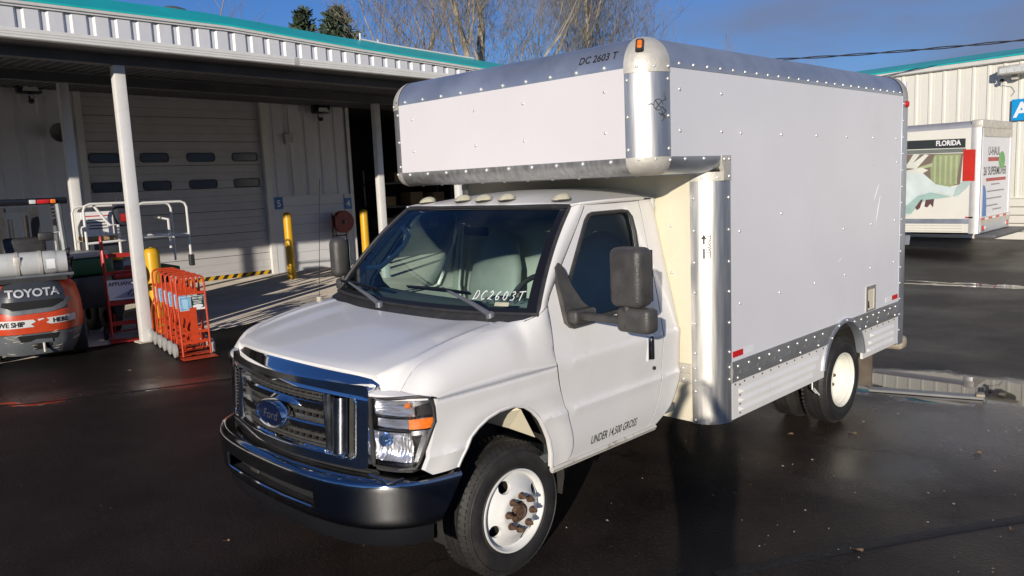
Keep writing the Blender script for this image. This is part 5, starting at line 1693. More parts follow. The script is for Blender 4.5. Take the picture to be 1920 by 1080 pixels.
# clearance sticker on the corner post: an arrow and a column of letters
def on_post(th0):
    return lambda u, v: (W_ - R_ + (R_ + .002) * math.sin(th0 + u / R_), YF + R_ - (R_ + .002) * math.cos(th0 + u / R_), 1.545 + v * .75)
f = on_post(rad(28))
mb = MB()
mb.add([f(*p) for p in ((-.006, .0), (.006, .0), (.006, .085), (-.006, .085), (-.006, .12), (.006, .12), (.006, .165), (-.006, .165), (-.018, .163), (.018, .163), (0, .205))], [(0, 1, 2, 3), (4, 5, 6, 7), (8, 9, 10)])
mb.build('arrow_mark', 'ink', box, smooth=False)
f2 = on_post(rad(28))
lettering('FT', .030, lambda u, v: f2(-.014 - v + .02, .088 + u * .36), 'ink', box, 'clearance_mark', bold=.02)
f3 = on_post(rad(38))
lettering('CLEARANCE', .034, lambda u, v: f3(.01 - v, .005 + u * 1.0), 'ink', box, 'clearance_mark', bold=.02)
# scribbled circle and cross on the attic post
f4 = lambda u, v: (W_ - R_ + (R_ + .0025) * math.sin(rad(62) + u / R_), YA + R_ - (R_ + .0025) * math.cos(rad(62) + u / R_), 2.46 + v)
mb = MB()
mb.tube([f4(.028 * math.cos(t), .030 * math.sin(t)) for t in [2 * math.pi * i / 18 for i in range(16)]], .0016, 4)
for st in (((-.02, .026), (.018, -.022)), ((.022, .022), (-.018, -.024)), ((-.075, -.004), (-.04, .006), (-.03, .0)), ((.02, -.01), (.05, -.035), (.03, -.05), (.012, -.06)), ((.03, .02), (.05, .03), (.04, .055), (.045, .075)), ((.02, -.03), (.035, -.075), (.02, -.09)), ((.0, -.045), (.04, -.06), (.045, -.075))):
    mb.tube([f4(*p) for p in st], .0020, 4)
mb.build('scribbled_mark', 'ink', box)
# scuffs on the side panel
mb = MB()
for (y, z, a, l) in ((4.0, 1.80, .9, .16), (4.05, 1.62, 1.2, .22), (2.9, 1.62, .1, .1), (3.9, 2.08, .05, .12), (3.3, 1.35, .3, .08)):
    mb.tube([(W_ + .001, y, z), (W_ + .0015, y + math.cos(a) * l * .5, z + math.sin(a) * l * .52), (W_ + .001, y + math.cos(a) * l, z + math.sin(a) * l)], [.001, .002, .001], 4)
mb.build('scratch', mat('panel_scratch', (.80, .80, .80), .5, var=.05), box)
# rivets: rows on rails, posts, panels
P_ = MB()
for s_ in (1, -1):
    rivets([(s_ * (W_ + .003), y, ZT + .022) for y in zr(YA + R_ + .09, YR - .06, 23)], (s_, 0, 0), .0115, P_)
    rivets([(s_ * W_, y, z) for y, z in [(1.15, 2.55), (1.60, 2.545), (1.15, 2.32), (1.60, 2.32), (1.83, 2.315), (2.37, 2.312), (2.91, 2.31), (3.44, 2.308), (3.96, 2.305), (4.47, 2.30), (1.81, 1.70), (2.35, 1.235), (1.81, 1.235), (2.90, 1.235), (3.44, 1.235), (3.95, 1.235), (4.47, 1.235), (3.40, 1.60), (3.95, 1.60), (4.47, 1.60), (2.37, 1.78), (4.5, 2.10)]], (s_, 0, 0), .0115, P_)
    rivets([(s_ * (W_ + .012), y, .832) for y in zr(1.76, 3.02, 9) + zr(3.62, 4.5, 7)], (s_, 0, 0), .011, P_)
    rivets([(s_ * (W_ + .010), y, .755) for y in (1.76, 2.05, 2.35, 2.65, 2.95, 3.85, 4.1, 4.5)], (s_, 0, 0), .011, P_)
    rivets([(s_ * (W_ + .004), YR + .03, z) for z in zr(.6, 2.6, 14)], (s_, 0, 0), .010, P_)
    rivets([(s_ * (W_ + .016), AC + (AR + .016) * math.cos(rad(a)), ZS + (AR + .016) * math.sin(rad(a))) for a in (45, 66, 88, 110, 132)], (s_, 0, 0), .010, P_)
    rivets([(s_ * (W_ + .001), YF + R_ - .025, z) for z in (1.92, 1.72, 1.52, 1.33, 1.13, .94, .84, .76)], (s_, 0, 0), .011, P_)
    rivets([(s_ * (W_ - R_ + .025), YF - .001, z) for z in (1.92, 1.72, 1.52, 1.33, 1.13, .94, .84, .76, .69, .5)], (0, -1, 0), .011, P_)
    rivets([(s_ * (W_ - .30), YF - .012, z) for z in (.835, .762)], (0, -1, 0), .012, P_)
    rivets([(s_ * .98, YF - .012, z) for z in (.835, .762)], (0, -1, 0), .012, P_)
    rivets([(s_ * (W_ + .001), YA + R_ - .02, z) for z in (2.60, 2.40, 2.22)], (s_, 0, 0), .011, P_)
    rivets([(s_ * (W_ - R_ + .018), YA - .001, z) for z in (2.60, 2.40, 2.22)], (0, -1, 0), .011, P_)
    rivets([(s_ * (W_ + .005), YA + R_ - .02, ZT + .0), (s_ * (W_ + .003), YA + R_ - .012, ZB - .02), (s_ * (W_ + .004), YF + R_ - .02, ZB - .02), (s_ * (W_ + .004), 1.625, ZB - .02), (s_ * (W_ + .004), YF + R_ - .02, 2.05)], (s_, 0, 0), .012, P_)
    rivets([(s_ * W_ * .9999, y, ZB - .015) for y in (1.20, 1.40)], (s_, 0, 0), .012, P_)
    rivets([(s_ * .90, YF, z) for z in (1.75, 1.45)], (0, -1, 0), .012, P_)
    for t in (25, 55):
        n0 = (s_ * math.sin(rad(t)), -math.cos(rad(t)), 0)
        rivets([(s_ * (W_ - R_ + (R_ + .004) * math.sin(rad(t))), YA + R_ - (R_ + .004) * math.cos(rad(t)), ZT + .0)], n0, .009, P_)
        rivets([(s_ * (W_ - R_ + (R_ + .003) * math.sin(rad(t))), YA + R_ - (R_ + .003) * math.cos(rad(t)), ZB - .012)], n0, .009, P_)
        rivets([(s_ * (W_ - R_ + (R_ + .004) * math.sin(rad(t))), YF + R_ - (R_ + .004) * math.cos(rad(t)), 2.045)], n0, .009, P_)
rivets([(x, YA - .000, ZT + .018) for x in zr(-.96, .90, 9)], (0, -1, .1), .013, P_)
rivets([(x, YA - .000, ZB - .018) for x in zr(-.95, .93, 9)], (0, -1, 0), .013, P_)
rivets([(x, YA, z) for x in (-.885, -.205, .25, .90) for z in (2.555, 2.325)], (0, -1, 0), .0115, P_)
P_.v += rv.v and [tuple(v) for v in []]
P_.add(rv.v, rv.f)
stuff(P_.build('rivet_heads', 'rivet', box, sharp=60))
DK = MB()
for s_ in (1, -1):
    rivets([(s_ * (W_ + .001), y, .712) for y in zr(1.74, 3.05, 11) + zr(3.86, 4.5, 5)], (s_, 0, 0), .008, DK)
    rivets([(s_ * (W_ + .001), 1.80, z) for z in (.70, .63, .57, .51)], (s_, 0, 0), .008, DK)
stuff(DK.build('skirt_screws', 'rust', box, sharp=60))
# rear step bumper and mudflaps
MB().rbox(-1.16, 1.20, YE + .01, YE + .17, .37, .50, .045, 3).build('step_bumper', 'wood', box)
for s_ in (1, -1):
    MB().box(s_ * .62 if s_ > 0 else -.62 - .0, s_ * 1.12, 4.28, 4.30, .13, .62).build('mudflap', mat('brown_mudflap', (.13, .105, .08), .7, var=.3, scale=8) if 'brown_mudflap' not in bpy.data.materials else bpy.data.materials['brown_mudflap'], box)
MB().box(-.9, .9, 3.0, 4.1, .87, .90).build('wheel_box_liner', 'under', box)
for s_ in (1, -1):
    MB().grid([[(s_ * x, AC + (AR + .005) * math.cos(rad(q)), ZS + (AR + .005) * math.sin(rad(q))) for x in (.55, W_ - .03)] for q in zr(0, 180, 16)]).build('wheel_tub', 'under', box)
MB().tube([(W_ - .06, 3.0, .46), (W_ - .05, 2.98, .40), (W_ - .04, 3.03, .36), (W_ - .03, 2.97, .41), (W_ - .03, 3.06, .34)], .006, 5).build('loose_rope', 'sign', box)
# ================================================================== second moving truck across the yard (box only shows)
sx0 = -1.30
mt = thing('moving_truck', 'parked white moving truck with a printed Florida panel behind the main truck', 'truck', (sx0, 16.63, 0))
LB = 8.2
MZ0, MZ1 = .53, 2.98
mb = MB().box(-LB, -.20, 0, .02, .84, 2.82)
side = mb.build('side_panel', mat('second_panel', (.74, .72, .64), .45, var=.03, scale=1.5, dirt=(.55, .53, .46), dscale=1.2, damt=.2), mt, smooth=False)
MB().box(-LB, -.05, .02, 2.40, .80, 2.80).build('box_body', 'panel', mt)
MB().grid([[(x, .14 - .14 * math.cos(q), 2.82 + .15 * math.sin(q)) for q in qarc(8)] for x in (-LB, -.2)]).grid([[(x, .14, 2.97), (x, 2.3, 2.97)] if False else [(x, .14, 2.97), (x, 2.30, 2.97)] for x in (-LB, -.1)]).build('top_rail', mat('second_rail', (.55, .54, .53), .45, .6, var=.08), mt)
MB().grid([[(x, y, z) for z in (MZ0 - .02, 2.84)] for x, y in ((-.21, -.004), (-.03, -.004), (-.0, .02), (.003, .06))]).build('rear_post', bpy.data.materials['second_rail'], mt, sharp=60)
MB().rbox(-.22, .012, -.008, 2.40, 2.80, 2.985, .03, 2).build('rear_cap', 'cast', mt)
MB().box(-.02, .016, .04, 2.38, 2.62, 2.80).build('rear_header', 'cast', mt)
MB().box(-.02, .014, .03, .13, .55, 2.62).build('rear_frame', 'panel', mt)
MB().box(-.02, .014, 2.26, 2.38, .55, 2.62).build('rear_frame', 'panel', mt)
rd = MB().box(-.04, -.005, .13, 2.26, .86, 2.62).build('roll_door', 'panel', mt, smooth=False)
MB().box(-.03, .022, .02, 2.40, .70, .86).build('rear_sill', 'cast', mt)
for i in range(8):
    MB().box(.0225, .0245, .05 + i * .29, .05 + i * .29 + .26, .80, .845).build('tape', 'redtape' if i % 2 == 0 else 'whitetape', mt)
for y in (.22, 2.2):
    MB().lathe([(.02, .06), (.035, .055), (.04, .001)], (0, y, .62), 'x', 14).build('tail_lamp', 'red', mt)
    MB().lathe([(.02, .05), (.03, .045), (.034, .001)], (0, y + (.16 if y < 1 else -.16), .62), 'x', 14).build('reverse_lamp', 'lamp', mt)
MB().box(-.05, .018, .05, 2.36, .52, .70).build('rear_crossmember', 'rail', mt)
MB().rbox(-.1, .32, .02, 2.6, .40, .50, .03, 2).build('step_bumper', 'soffit', mt)
MB().box(-LB, -.21, -.004, .02, .73, .84).build('lower_rail', 'rail', mt)
for (a, b) in ((-LB, -4.4), (-2.9, -.21)):
    sk = MB().box(a, b, -.002, .015, MZ0, .728).build('skirt_panel', 'wallr', mt)
    for z in (.69, .63, .57):
        MB().add([(a + .1, -.0025, z + .014), (b - .1, -.0025, z + .014), (a + .1, -.0025, z - .014), (b - .1, -.0025, z - .014), (a + .13, -.018, z - .004), (b - .13, -.018, z - .004)], [(0, 1, 5, 4), (4, 5, 3, 2), (0, 4, 2), (1, 3, 5)]).build('louvre', 'wallr', sk)
for x in (-3.6, -7.4):
    for y in (.30, 2.1):
        MB().lathe([(-.13, .2), (-.13, .42), (-.10, .46), (.10, .46), (.13, .42), (.13, .2)], (x, y, .465), 'y', 28).build('tyre', 'rubber', mt)
        MB().lathe([(-.125, .2), (-.06, .19), (-.06, .001)], (x, y, .465), 'y', 20).build('rim', 'rimc', mt)
MB().box(-LB, -.1, .5, .62, .50, .72).box(-LB, -.1, 1.8, 1.92, .50, .72).box(-LB, -.3, .4, 2.1, .46, .50).build('chassis', 'under', mt)
MB().add([(-1.75, .35, .2), (-1.55, .35, .2), (-1.52, .35, .55), (-1.9, .35, .55)], [(0, 1, 2, 3)]).build('mudflap', 'rail', mt, smooth=False)
# the printed side: dark title band, brown scene with pale blades and a green stem, white and mint swoosh, red block
def flat(name, pts, col, d, parent=side, rough=.45):
    m = bpy.data.materials.get('print_' + name) or mat('print_' + name, col, rough, var=.12, scale=3)
    return MB().add([(x - sx0, -.001 - d, z) for x, z in pts], [tuple(range(len(pts)))]).build(name, m, parent, smooth=False)
flat('print_band', [(-4.6, 2.47), (-1.62, 2.40), (-1.62, 2.60), (-4.6, 2.66)], (.03, .035, .035), .002)
flat('print_subband', [(-4.6, 2.35), (-1.60, 2.30), (-1.61, 2.385), (-4.6, 2.45)], (.16, .18, .16), .002)
flat('print_ground', [(-3.6, 1.28), (-2.2, 1.42), (-1.98, 1.55), (-1.70, 1.60), (-1.66, 2.28), (-3.6, 2.34)], (.20, .155, .12), .003)
flat('print_green', [(-2.30, 1.62), (-1.98, 1.50), (-1.78, 1.62), (-1.70, 2.26), (-2.24, 2.28), (-2.32, 2.0)], (.30, .35, .18), .004)
for i in range(5):
    x = -2.24 + i * .11
    flat('print_stem', [(x, 1.62), (x + .035, 1.60), (x + .04, 2.24), (x - .01, 2.24)], (.42, .47, .27), .005)
flat('print_stem', [(-2.75, 1.92), (-2.28, 2.02), (-2.28, 2.10), (-2.70, 1.97)], (.42, .47, .27), .005)
flat('print_mint', [(-3.4, .90), (-2.75, .90), (-2.62, 1.20), (-2.4, 1.38), (-2.1, 1.42), (-1.9, 1.36), (-1.7, 1.32), (-1.62, 1.52), (-1.9, 1.55), (-2.2, 1.62), (-2.5, 1.9), (-2.9, 1.96), (-3.3, 1.8), (-3.5, 1.3)], (.62, .70, .68), .006)
flat('print_mint_shade', [(-3.0, .95), (-2.80, 1.16), (-2.58, 1.36), (-2.3, 1.44), (-2.02, 1.38), (-1.86, 1.33), (-2.1, 1.30), (-2.4, 1.26), (-2.56, 1.14), (-2.7, .96)], (.36, .52, .47), .007)
flat('print_paddle', [(-1.84, 1.34), (-1.72, 1.36), (-1.56, 1.52), (-1.48, 1.66), (-1.52, 1.70), (-1.66, 1.66), (-1.78, 1.54)], (.42, .52, .49), .008)
flat('print_blade', [(-2.92, 2.0), (-2.78, 2.0), (-2.55, 2.30), (-2.68, 2.32), (-2.80, 2.12)], (.68, .69, .60), .006)
flat('print_blade', [(-2.98, 2.0), (-2.90, 2.02), (-2.62, 1.98), (-2.36, 2.28), (-2.44, 2.30), (-2.74, 2.08)], (.68, .69, .60), .0065)
flat('print_blade', [(-2.86, 1.95), (-2.5, 2.0), (-2.36, 1.94), (-2.5, 1.86), (-2.7, 1.88)], (.68, .69, .60), .0068)
flat('print_mark', [(-2.62, 1.10), (-2.5, 1.28), (-2.46, 1.28), (-2.52, 1.08), (-2.58, 1.04)], (.12, .06, .06), .009)
flat('print_mark', [(-2.42, 1.12), (-2.40, 1.27), (-2.22, 1.29), (-2.24, 1.10), (-2.30, 1.18), (-2.36, 1.10)], (.14, .10, .08), .009)
flat('print_red', [(-1.655, 1.67), (-1.415, 1.67), (-1.415, 2.35), (-1.655, 2.36)], (.56, .025, .012), .010)
flat('print_tape', [(-1.58, .852), (-1.43, .852), (-1.43, .885), (-1.58, .885)], (.50, .02, .02), .003)
lettering('FLORIDA', .155, lambda a, b: (-2.22 - sx0 + a, -.0045, 2.475 + b - a * .018), 'sign', side, 'title_lettering', bold=.035, sx=.80)
lettering('SWEETWATER SPRINGS STATE PRESERVE', .055, lambda a, b: (-2.72 - sx0 + a, -.0045, 2.345 + b - a * .02), 'sign', side, 'subtitle_lettering', sx=.95) if False else None
None and lettering('', .06, lambda a, b: (-1.98 - sx0 + a, -.001 - .12 * 0 + .02, 2.90 + b), 'ink', mt, 'fleet_number', sx=.9)
# the roll door lettering faces +x
def rl(y0, z0):
    return lambda a, b: (.0 - .003, y0 + a, z0 + b)
lettering('U-HAUL', .26, rl(.52, 2.22), mat('dark_red_ink', (.12, .10, .10), .5, var=.1), rd, 'door_lettering', bold=.02)
MB().add([(-.003, .52, 2.08), (-.003, 1.42, 2.08), (-.003, 1.42, 2.17), (-.003, .52, 2.17)], [(0, 1, 2, 3)]).build('red_strip', mat('strip_red', (.45, .06, .05), .5, var=.1), rd, smooth=False)
lettering("26' SUPERMOVER", .26, rl(.20, 1.78), 'ink', rd, 'door_lettering', sx=.92, bold=.015)
MB().add([(-.003, .42, 1.64), (-.003, 2.0, 1.64), (-.003, 2.0, 1.71), (-.003, .42, 1.71)], [(0, 1, 2, 3)]).build('red_strip', bpy.data.materials['strip_red'], rd, smooth=False)
grey_ink = mat('grey_ink', (.28, .28, .28), .5, var=.1)
for z, a, b in ((1.55, .8, 1.5), (1.40, .5, 1.9), (1.24, .5, 1.7), (1.08, .5, 1.4), (.98, 1.0, 1.7)):
    MB().add([(-.003, a, z), (-.003, b, z), (-.003, b, z + .03), (-.003, a, z + .03)], [(0, 1, 2, 3)]).build('text_line', grey_ink, rd, smooth=False)
MB().add([(-.0025, .14, .87)] + [(-.0025, .14 + .62 * math.cos(t) ** .5 * .6, .87 + .70 * math.sin(t)) for t in zr(0, 1.5, 8)] + [(-.0025, .14, 1.50)], [tuple(range(11))]).build('blue_swirl', mat('swirl_blue', (.08, .20, .50), .5, var=.2), rd, smooth=False)
MB().add([(-.0025, 1.62 + .27 * math.cos(t), 2.10 + .2 * math.sin(t)) for t in [2 * math.pi * i / 18 for i in range(18)]], [tuple(range(18))]).build('green_spot', mat('spot_green', (.16, .42, .14), .5, var=.2), rd, smooth=False)

# ================================================================== forklift
fl = thing('forklift', 'orange and grey forklift with a gas cylinder on its back by the canopy', 'forklift', (-7.62, -.15, 0), rad(-11))
# local frame: +x is the rear that faces the yard
def body(z, k=1.0):
    return None
def cw_outline(z):
    hw = lerp([(.12, .47), (.3, .53), (.55, .57), (.8, .56), (.98, .52), (1.06, .46)], z)
    xr = lerp([(.12, -.10), (.25, -.02), (.45, .02), (.6, .03), (.8, .0), (.95, -.04), (1.06, -.14)], z)
    pts = []
    for t in zr(-1, 1, 24):
        a = abs(t)
        x = xr - .34 * a ** 4 - .05 * a * a
        pts.append((x, hw * t * (1 - .0 * a), z))
    return [(-.95, -hw * .98, z)] + pts + [(-.95, hw * .98, z)]
zs = [.13, .16, .22, .3, .38, .42, .425, .5, .56, .62, .68, .70, .72, .78, .84, .90, .95, .98, 1.02, 1.05, 1.065]
low = MB().grid([cw_outline(z) for z in zs if z <= .421]).add(cw_outline(.13), [tuple(range(27))[::-1]]).build('counterweight', 'fgrey', fl, sharp=50)
MB().grid([cw_outline(z) for z in zs if .42 < z <= .70]).build('rear_cowl', 'orange', fl, sharp=50)
def wide(z):
    """half width of the dark panel between the orange shoulders"""
    return lerp([(.66, .30), (.72, .36), (.85, .42), (1.0, .45), (1.065, .47)], z)
rowsd, rl_, rr_ = [], [], []
for z in zs:
    if z >= .70:
        o = cw_outline(z)[1:-1]
        rowsd.append(o[4:-4])
        rl_.append([cw_outline(z)[0]] + o[:5])
        rr_.append(o[-5:] + [cw_outline(z)[-1]])
MB().grid(rowsd).build('rear_panel', 'fdark', fl, sharp=50)
MB().grid(rl_).build('rear_shoulder', 'orange', fl, sharp=50)
MB().grid(rr_).build('rear_shoulder', 'orange', fl, sharp=50)
MB().add(cw_outline(1.065), [tuple(range(27))]).build('rear_deck', 'fgrey', fl)
def onback(d):
    def f(u, v):
        z = v
        hw = lerp([(.12, .47), (.3, .53), (.55, .57), (.8, .56), (.98, .52), (1.06, .46)], z)
        xr = lerp([(.12, -.10), (.25, -.02), (.45, .02), (.6, .03), (.8, .0), (.95, -.04), (1.06, -.14)], z)
        a = abs(u) / hw
        return (xr - .34 * a ** 4 - .05 * a * a + d, u, z)
    return f
fb = onback(.014)
lettering('TOYOTA', .135, lambda a, b: fb(a * 1.02, .895 + b), 'silver', fl, 'lettering', align='CENTER', bold=.03, sx=1.05)
# dark air slot with grey lower lip
MB().patch([(-.34, .84), (.30, .84), (.34, .80), (.20, .745), (-.24, .735), (-.36, .79)], onback(.006), step=.05, flange=(-.02, 0, 0)).build('air_slot', 'dark', fl)
MB().patch([(-.42, .80), (-.36, .785), (-.24, .728), (.20, .738), (.34, .80), (.40, .86), (.43, .82), (.34, .72), (.20, .685), (-.26, .675), (-.40, .73)], onback(.012), step=.05, flange=(-.03, 0, 0)).build('slot_lip', 'fgrey', fl)
# white sticker, torn in the middle
stm = mat('torn_sticker', (.66, .65, .62), .5, var=.08, scale=6)
MB().patch([(-.44, .505), (-.02, .51), (-.06, .545), (.0, .575), (-.03, .605), (-.44, .61)], onback(.008), step=.04).build('sticker', stm, fl, smooth=False)
MB().patch([(.16, .525), (.46, .53), (.455, .62), (.12, .61), (.15, .575), (.11, .55)], onback(.008), step=.04).build('sticker', stm, fl, smooth=False)
MB().patch([(.03, .58), (.10, .60), (.08, .61), (.02, .605)], onback(.005), step=.04).build('sticker', stm, fl, smooth=False)
fb2 = onback(.014)
lettering('WE SHIP', .088, lambda a, b: fb2(-.415 + a, .527 + b), 'ink', fl, 'lettering', bold=.03, sx=.86)
lettering('HERE', .082, lambda a, b: fb2(.185 + a, .542 + b), 'ink', fl, 'lettering', bold=.03, sx=.95)
# lower recesses, tow pin
MB().patch([(-.19, .315), (.22, .33), (.25, .40), (-.22, .40)], onback(.004), step=.05, flange=(-.03, 0, 0)).build('recess', 'dark', fl)
MB().patch([(-.05, .20), (.13, .20), (.15, .27), (.10, .285), (-.05, .28)], onback(.004), step=.05, flange=(-.03, 0, 0)).build('recess', 'dark', fl)
MB().patch([(-.10, .285), (.16, .29), (.16, .335), (-.02, .345), (-.08, .32)], onback(.016), step=.05, flange=(-.03, 0, 0)).build('tow_block', 'fgrey', fl)
MB().tube([(.01, .06, .17), (.01, .06, .29)], .016, 8).build('tow_pin', 'cast', fl)
sc_ = MB()
rs = random.Random(3)
for i in range(16):
    u, v = rs.uniform(-.40, .42), rs.uniform(.17, .42)
    l, a = rs.uniform(.02, .10), rs.uniform(-.4, .4)
    f_ = onback(.003)
    sc_.tube([f_(u, v), f_(u + l * .5 * math.cos(a), v + l * .5 * math.sin(a) + rs.uniform(-.01, .01)), f_(u + l * math.cos(a), v + l * math.sin(a))], [.002, .005, .002], 4)
stuff(sc_.build('paint_scuffs', mat('scuff', (.50, .46, .36), .7, var=.3, scale=20), fl))
# gas cylinder across the back
tk = MB().lathe([(-.50, .001), (-.49, .06), (-.46, .11), (-.41, .145), (-.36, .158), (.30, .158), (.36, .150), (.41, .125)], (-.33, -.02, 1.29), 'y', 32).build('gas_cylinder', 'tank', fl)
MB().lathe([(.35, .152), (.46, .148), (.46, .14), (.40, .135)], (-.33, -.02, 1.29), 'y', 32).build('cylinder_collar', 'tank', tk)
MB().lathe([(.30, .04), (.44, .035), (.45, .001)], (-.33, -.02, 1.29), 'y', 12).build('valve', 'cast', tk)
MB().grid([[(-.33 + .1595 * math.cos(q), y, 1.29 + .1595 * math.sin(q)) for q in zr(-.45, .35, 6)] for y in (.20, .30)]).build('label', 'sign', tk)
for y in (-.10, .16):
    MB().lathe([(y - .018, .160), (y - .018, .166), (y + .018, .166), (y + .018, .160)], (-.33, -.02, 1.29), 'y', 32).build('strap', 'cast', tk)
MB().rbox(-.20, -.165, -.16, -.08, 1.28, 1.40, .01, 2).build('strap_latch', 'cast', tk)
MB().tube([(-.22, -.55, 1.13), (-.22, .50, 1.13)], .022, 8).tube([(-.45, -.55, 1.13), (-.45, .50, 1.13)], .022, 8).build('cylinder_cradle', 'fgrey', fl)
MB().box(-.5, -.15, -.45, .42, 1.066, 1.12).build('cradle_bed', 'black', fl)
# wheels
for x, r, w2 in ((-.62, .27, .09), (-2.05, .34, .12)):
    for y in (-.50, .50):
        MB().lathe([(-w2, r * .5), (-w2, r * .93), (-w2 * .8, r), (w2 * .8, r), (w2, r * .93), (w2, r * .5)], (x, y, r), 'y', 28).build('tyre', 'rubber', fl)
        MB().lathe([(-w2 * .9, r * .55), (-w2 * .5, r * .5), (-w2 * .5, .001)], (x, y, r), 'y', 18).lathe([(w2 * .9, r * .55), (w2 * .5, r * .5), (w2 * .5, .001)], (x, y, r), 'y', 18).build('rim', 'orange', fl)
MB().box(-2.2, -.7, -.40, .40, .25, .55).build('chassis', 'fdark', fl)
MB().rbox(-1.95, -.8, -.48, .48, .56, .72, .05, 3).build('side_body', 'orange', fl)
# overhead guard
for y in (-.46, .46):
    MB().tube([(-.50, y, 1.05), (-.62, y * .98, 1.6), (-.72, y * .96, 2.06)], .042, 8).build('guard_post', 'fgrey', fl)
    MB().tube([(-1.95, y, .75), (-1.70, y * .98, 2.06)], .038, 8).build('guard_post', 'fgrey', fl)
    MB().tube([(-.72, y * .96, 2.06), (-1.70, y * .96, 2.06)], .04, 8).build('guard_rail', 'fdark', fl)
MB().rbox(-.76, -.68, -.56, .56, 2.05, 2.14, .018, 2).build('guard_beam', 'gloss', fl)
for x in zr(-.9, -1.6, 5):
    MB().box(x - .025, x + .025, -.44, .44, 2.05, 2.07).build('guard_bar', 'fdark', fl)
MB().rbox(-.675, -.64, .20, .35, 2.065, 2.12, .01, 2).build('tail_lamp', 'red', fl)
MB().rbox(-.675, -.64, .355, .42, 2.065, 2.12, .01, 2).build('turn_lamp', 'amber', fl)
MB().rbox(-.675, -.64, .11, .19, 2.065, 2.12, .01, 2).build('reverse_lamp', 'lamp', fl)
# mast, seat, levers, wheel
for y in (-.22, .22):
    MB().box(-2.46, -2.34, y - .06, y + .06, .1, 2.02).build('mast_channel', 'black', fl)
for z in (.5, 1.2, 1.95):
    MB().box(-2.45, -2.36, -.17, .17, z, z + .08).build('mast_crossbar', 'fdark', fl)
MB().tube([(-2.40, .1, .4), (-2.40, .1, 1.9)], .035, 8).tube([(-2.38, -.08, .4), (-2.38, -.08, 1.85)], .012, 6).tube([(-2.38, -.12, .4), (-2.38, -.12, 1.85)], .012, 6).build('lift_ram', 'under', fl)
for y in (-.25, .25):
    MB().box(-3.5, -2.5, y - .06, y + .06, .06, .10).build('fork', 'fdark', fl)
MB().rbox(-1.35, -.95, -.24, .24, .85, 1.0, .05, 3).build('seat', 'black', fl)
MB().rbox(-.98, -.86, -.26, .26, .98, 1.62, .06, 3).build('seat_back', 'black', fl)
MB().tube([(-1.75 + .02, .0, 1.0), (-1.68, 0, 1.3)], .02, 6).tube([(-1.66 + .05 * math.sin(t), .17 * math.cos(t), 1.33 + .16 * math.sin(t)) for t in [2 * math.pi * i / 20 for i in range(20)]], .014, 6, closed=True).build('steering_wheel', 'black', fl)
MB().tube([(-.58, .36, 1.1), (-.60, .36, 1.55), (-.60, .28, 1.62)], .014, 6).build('lamp_stalk', 'cast', fl)
MB().rbox(-.64, -.54, .16, .34, 1.57, 1.68, .02, 2).build('work_lamp', 'black', fl)
MB().tube([(-.60, .34, 1.66), (-.62, .42, 1.68), (-.60, .43, 1.52)], .016, 6).build('hook', 'lamp', fl)
MB().tube([(-.34, .42, 1.29), (-.40, .52, 1.33), (-.52, .50, 1.22), (-.62, .44, 1.0)], .016, 6).tube([(-.40, .40, 1.40), (-.50, .50, 1.46), (-.6, .47, 1.2)], .012, 6).build('gas_hose', 'black', fl)

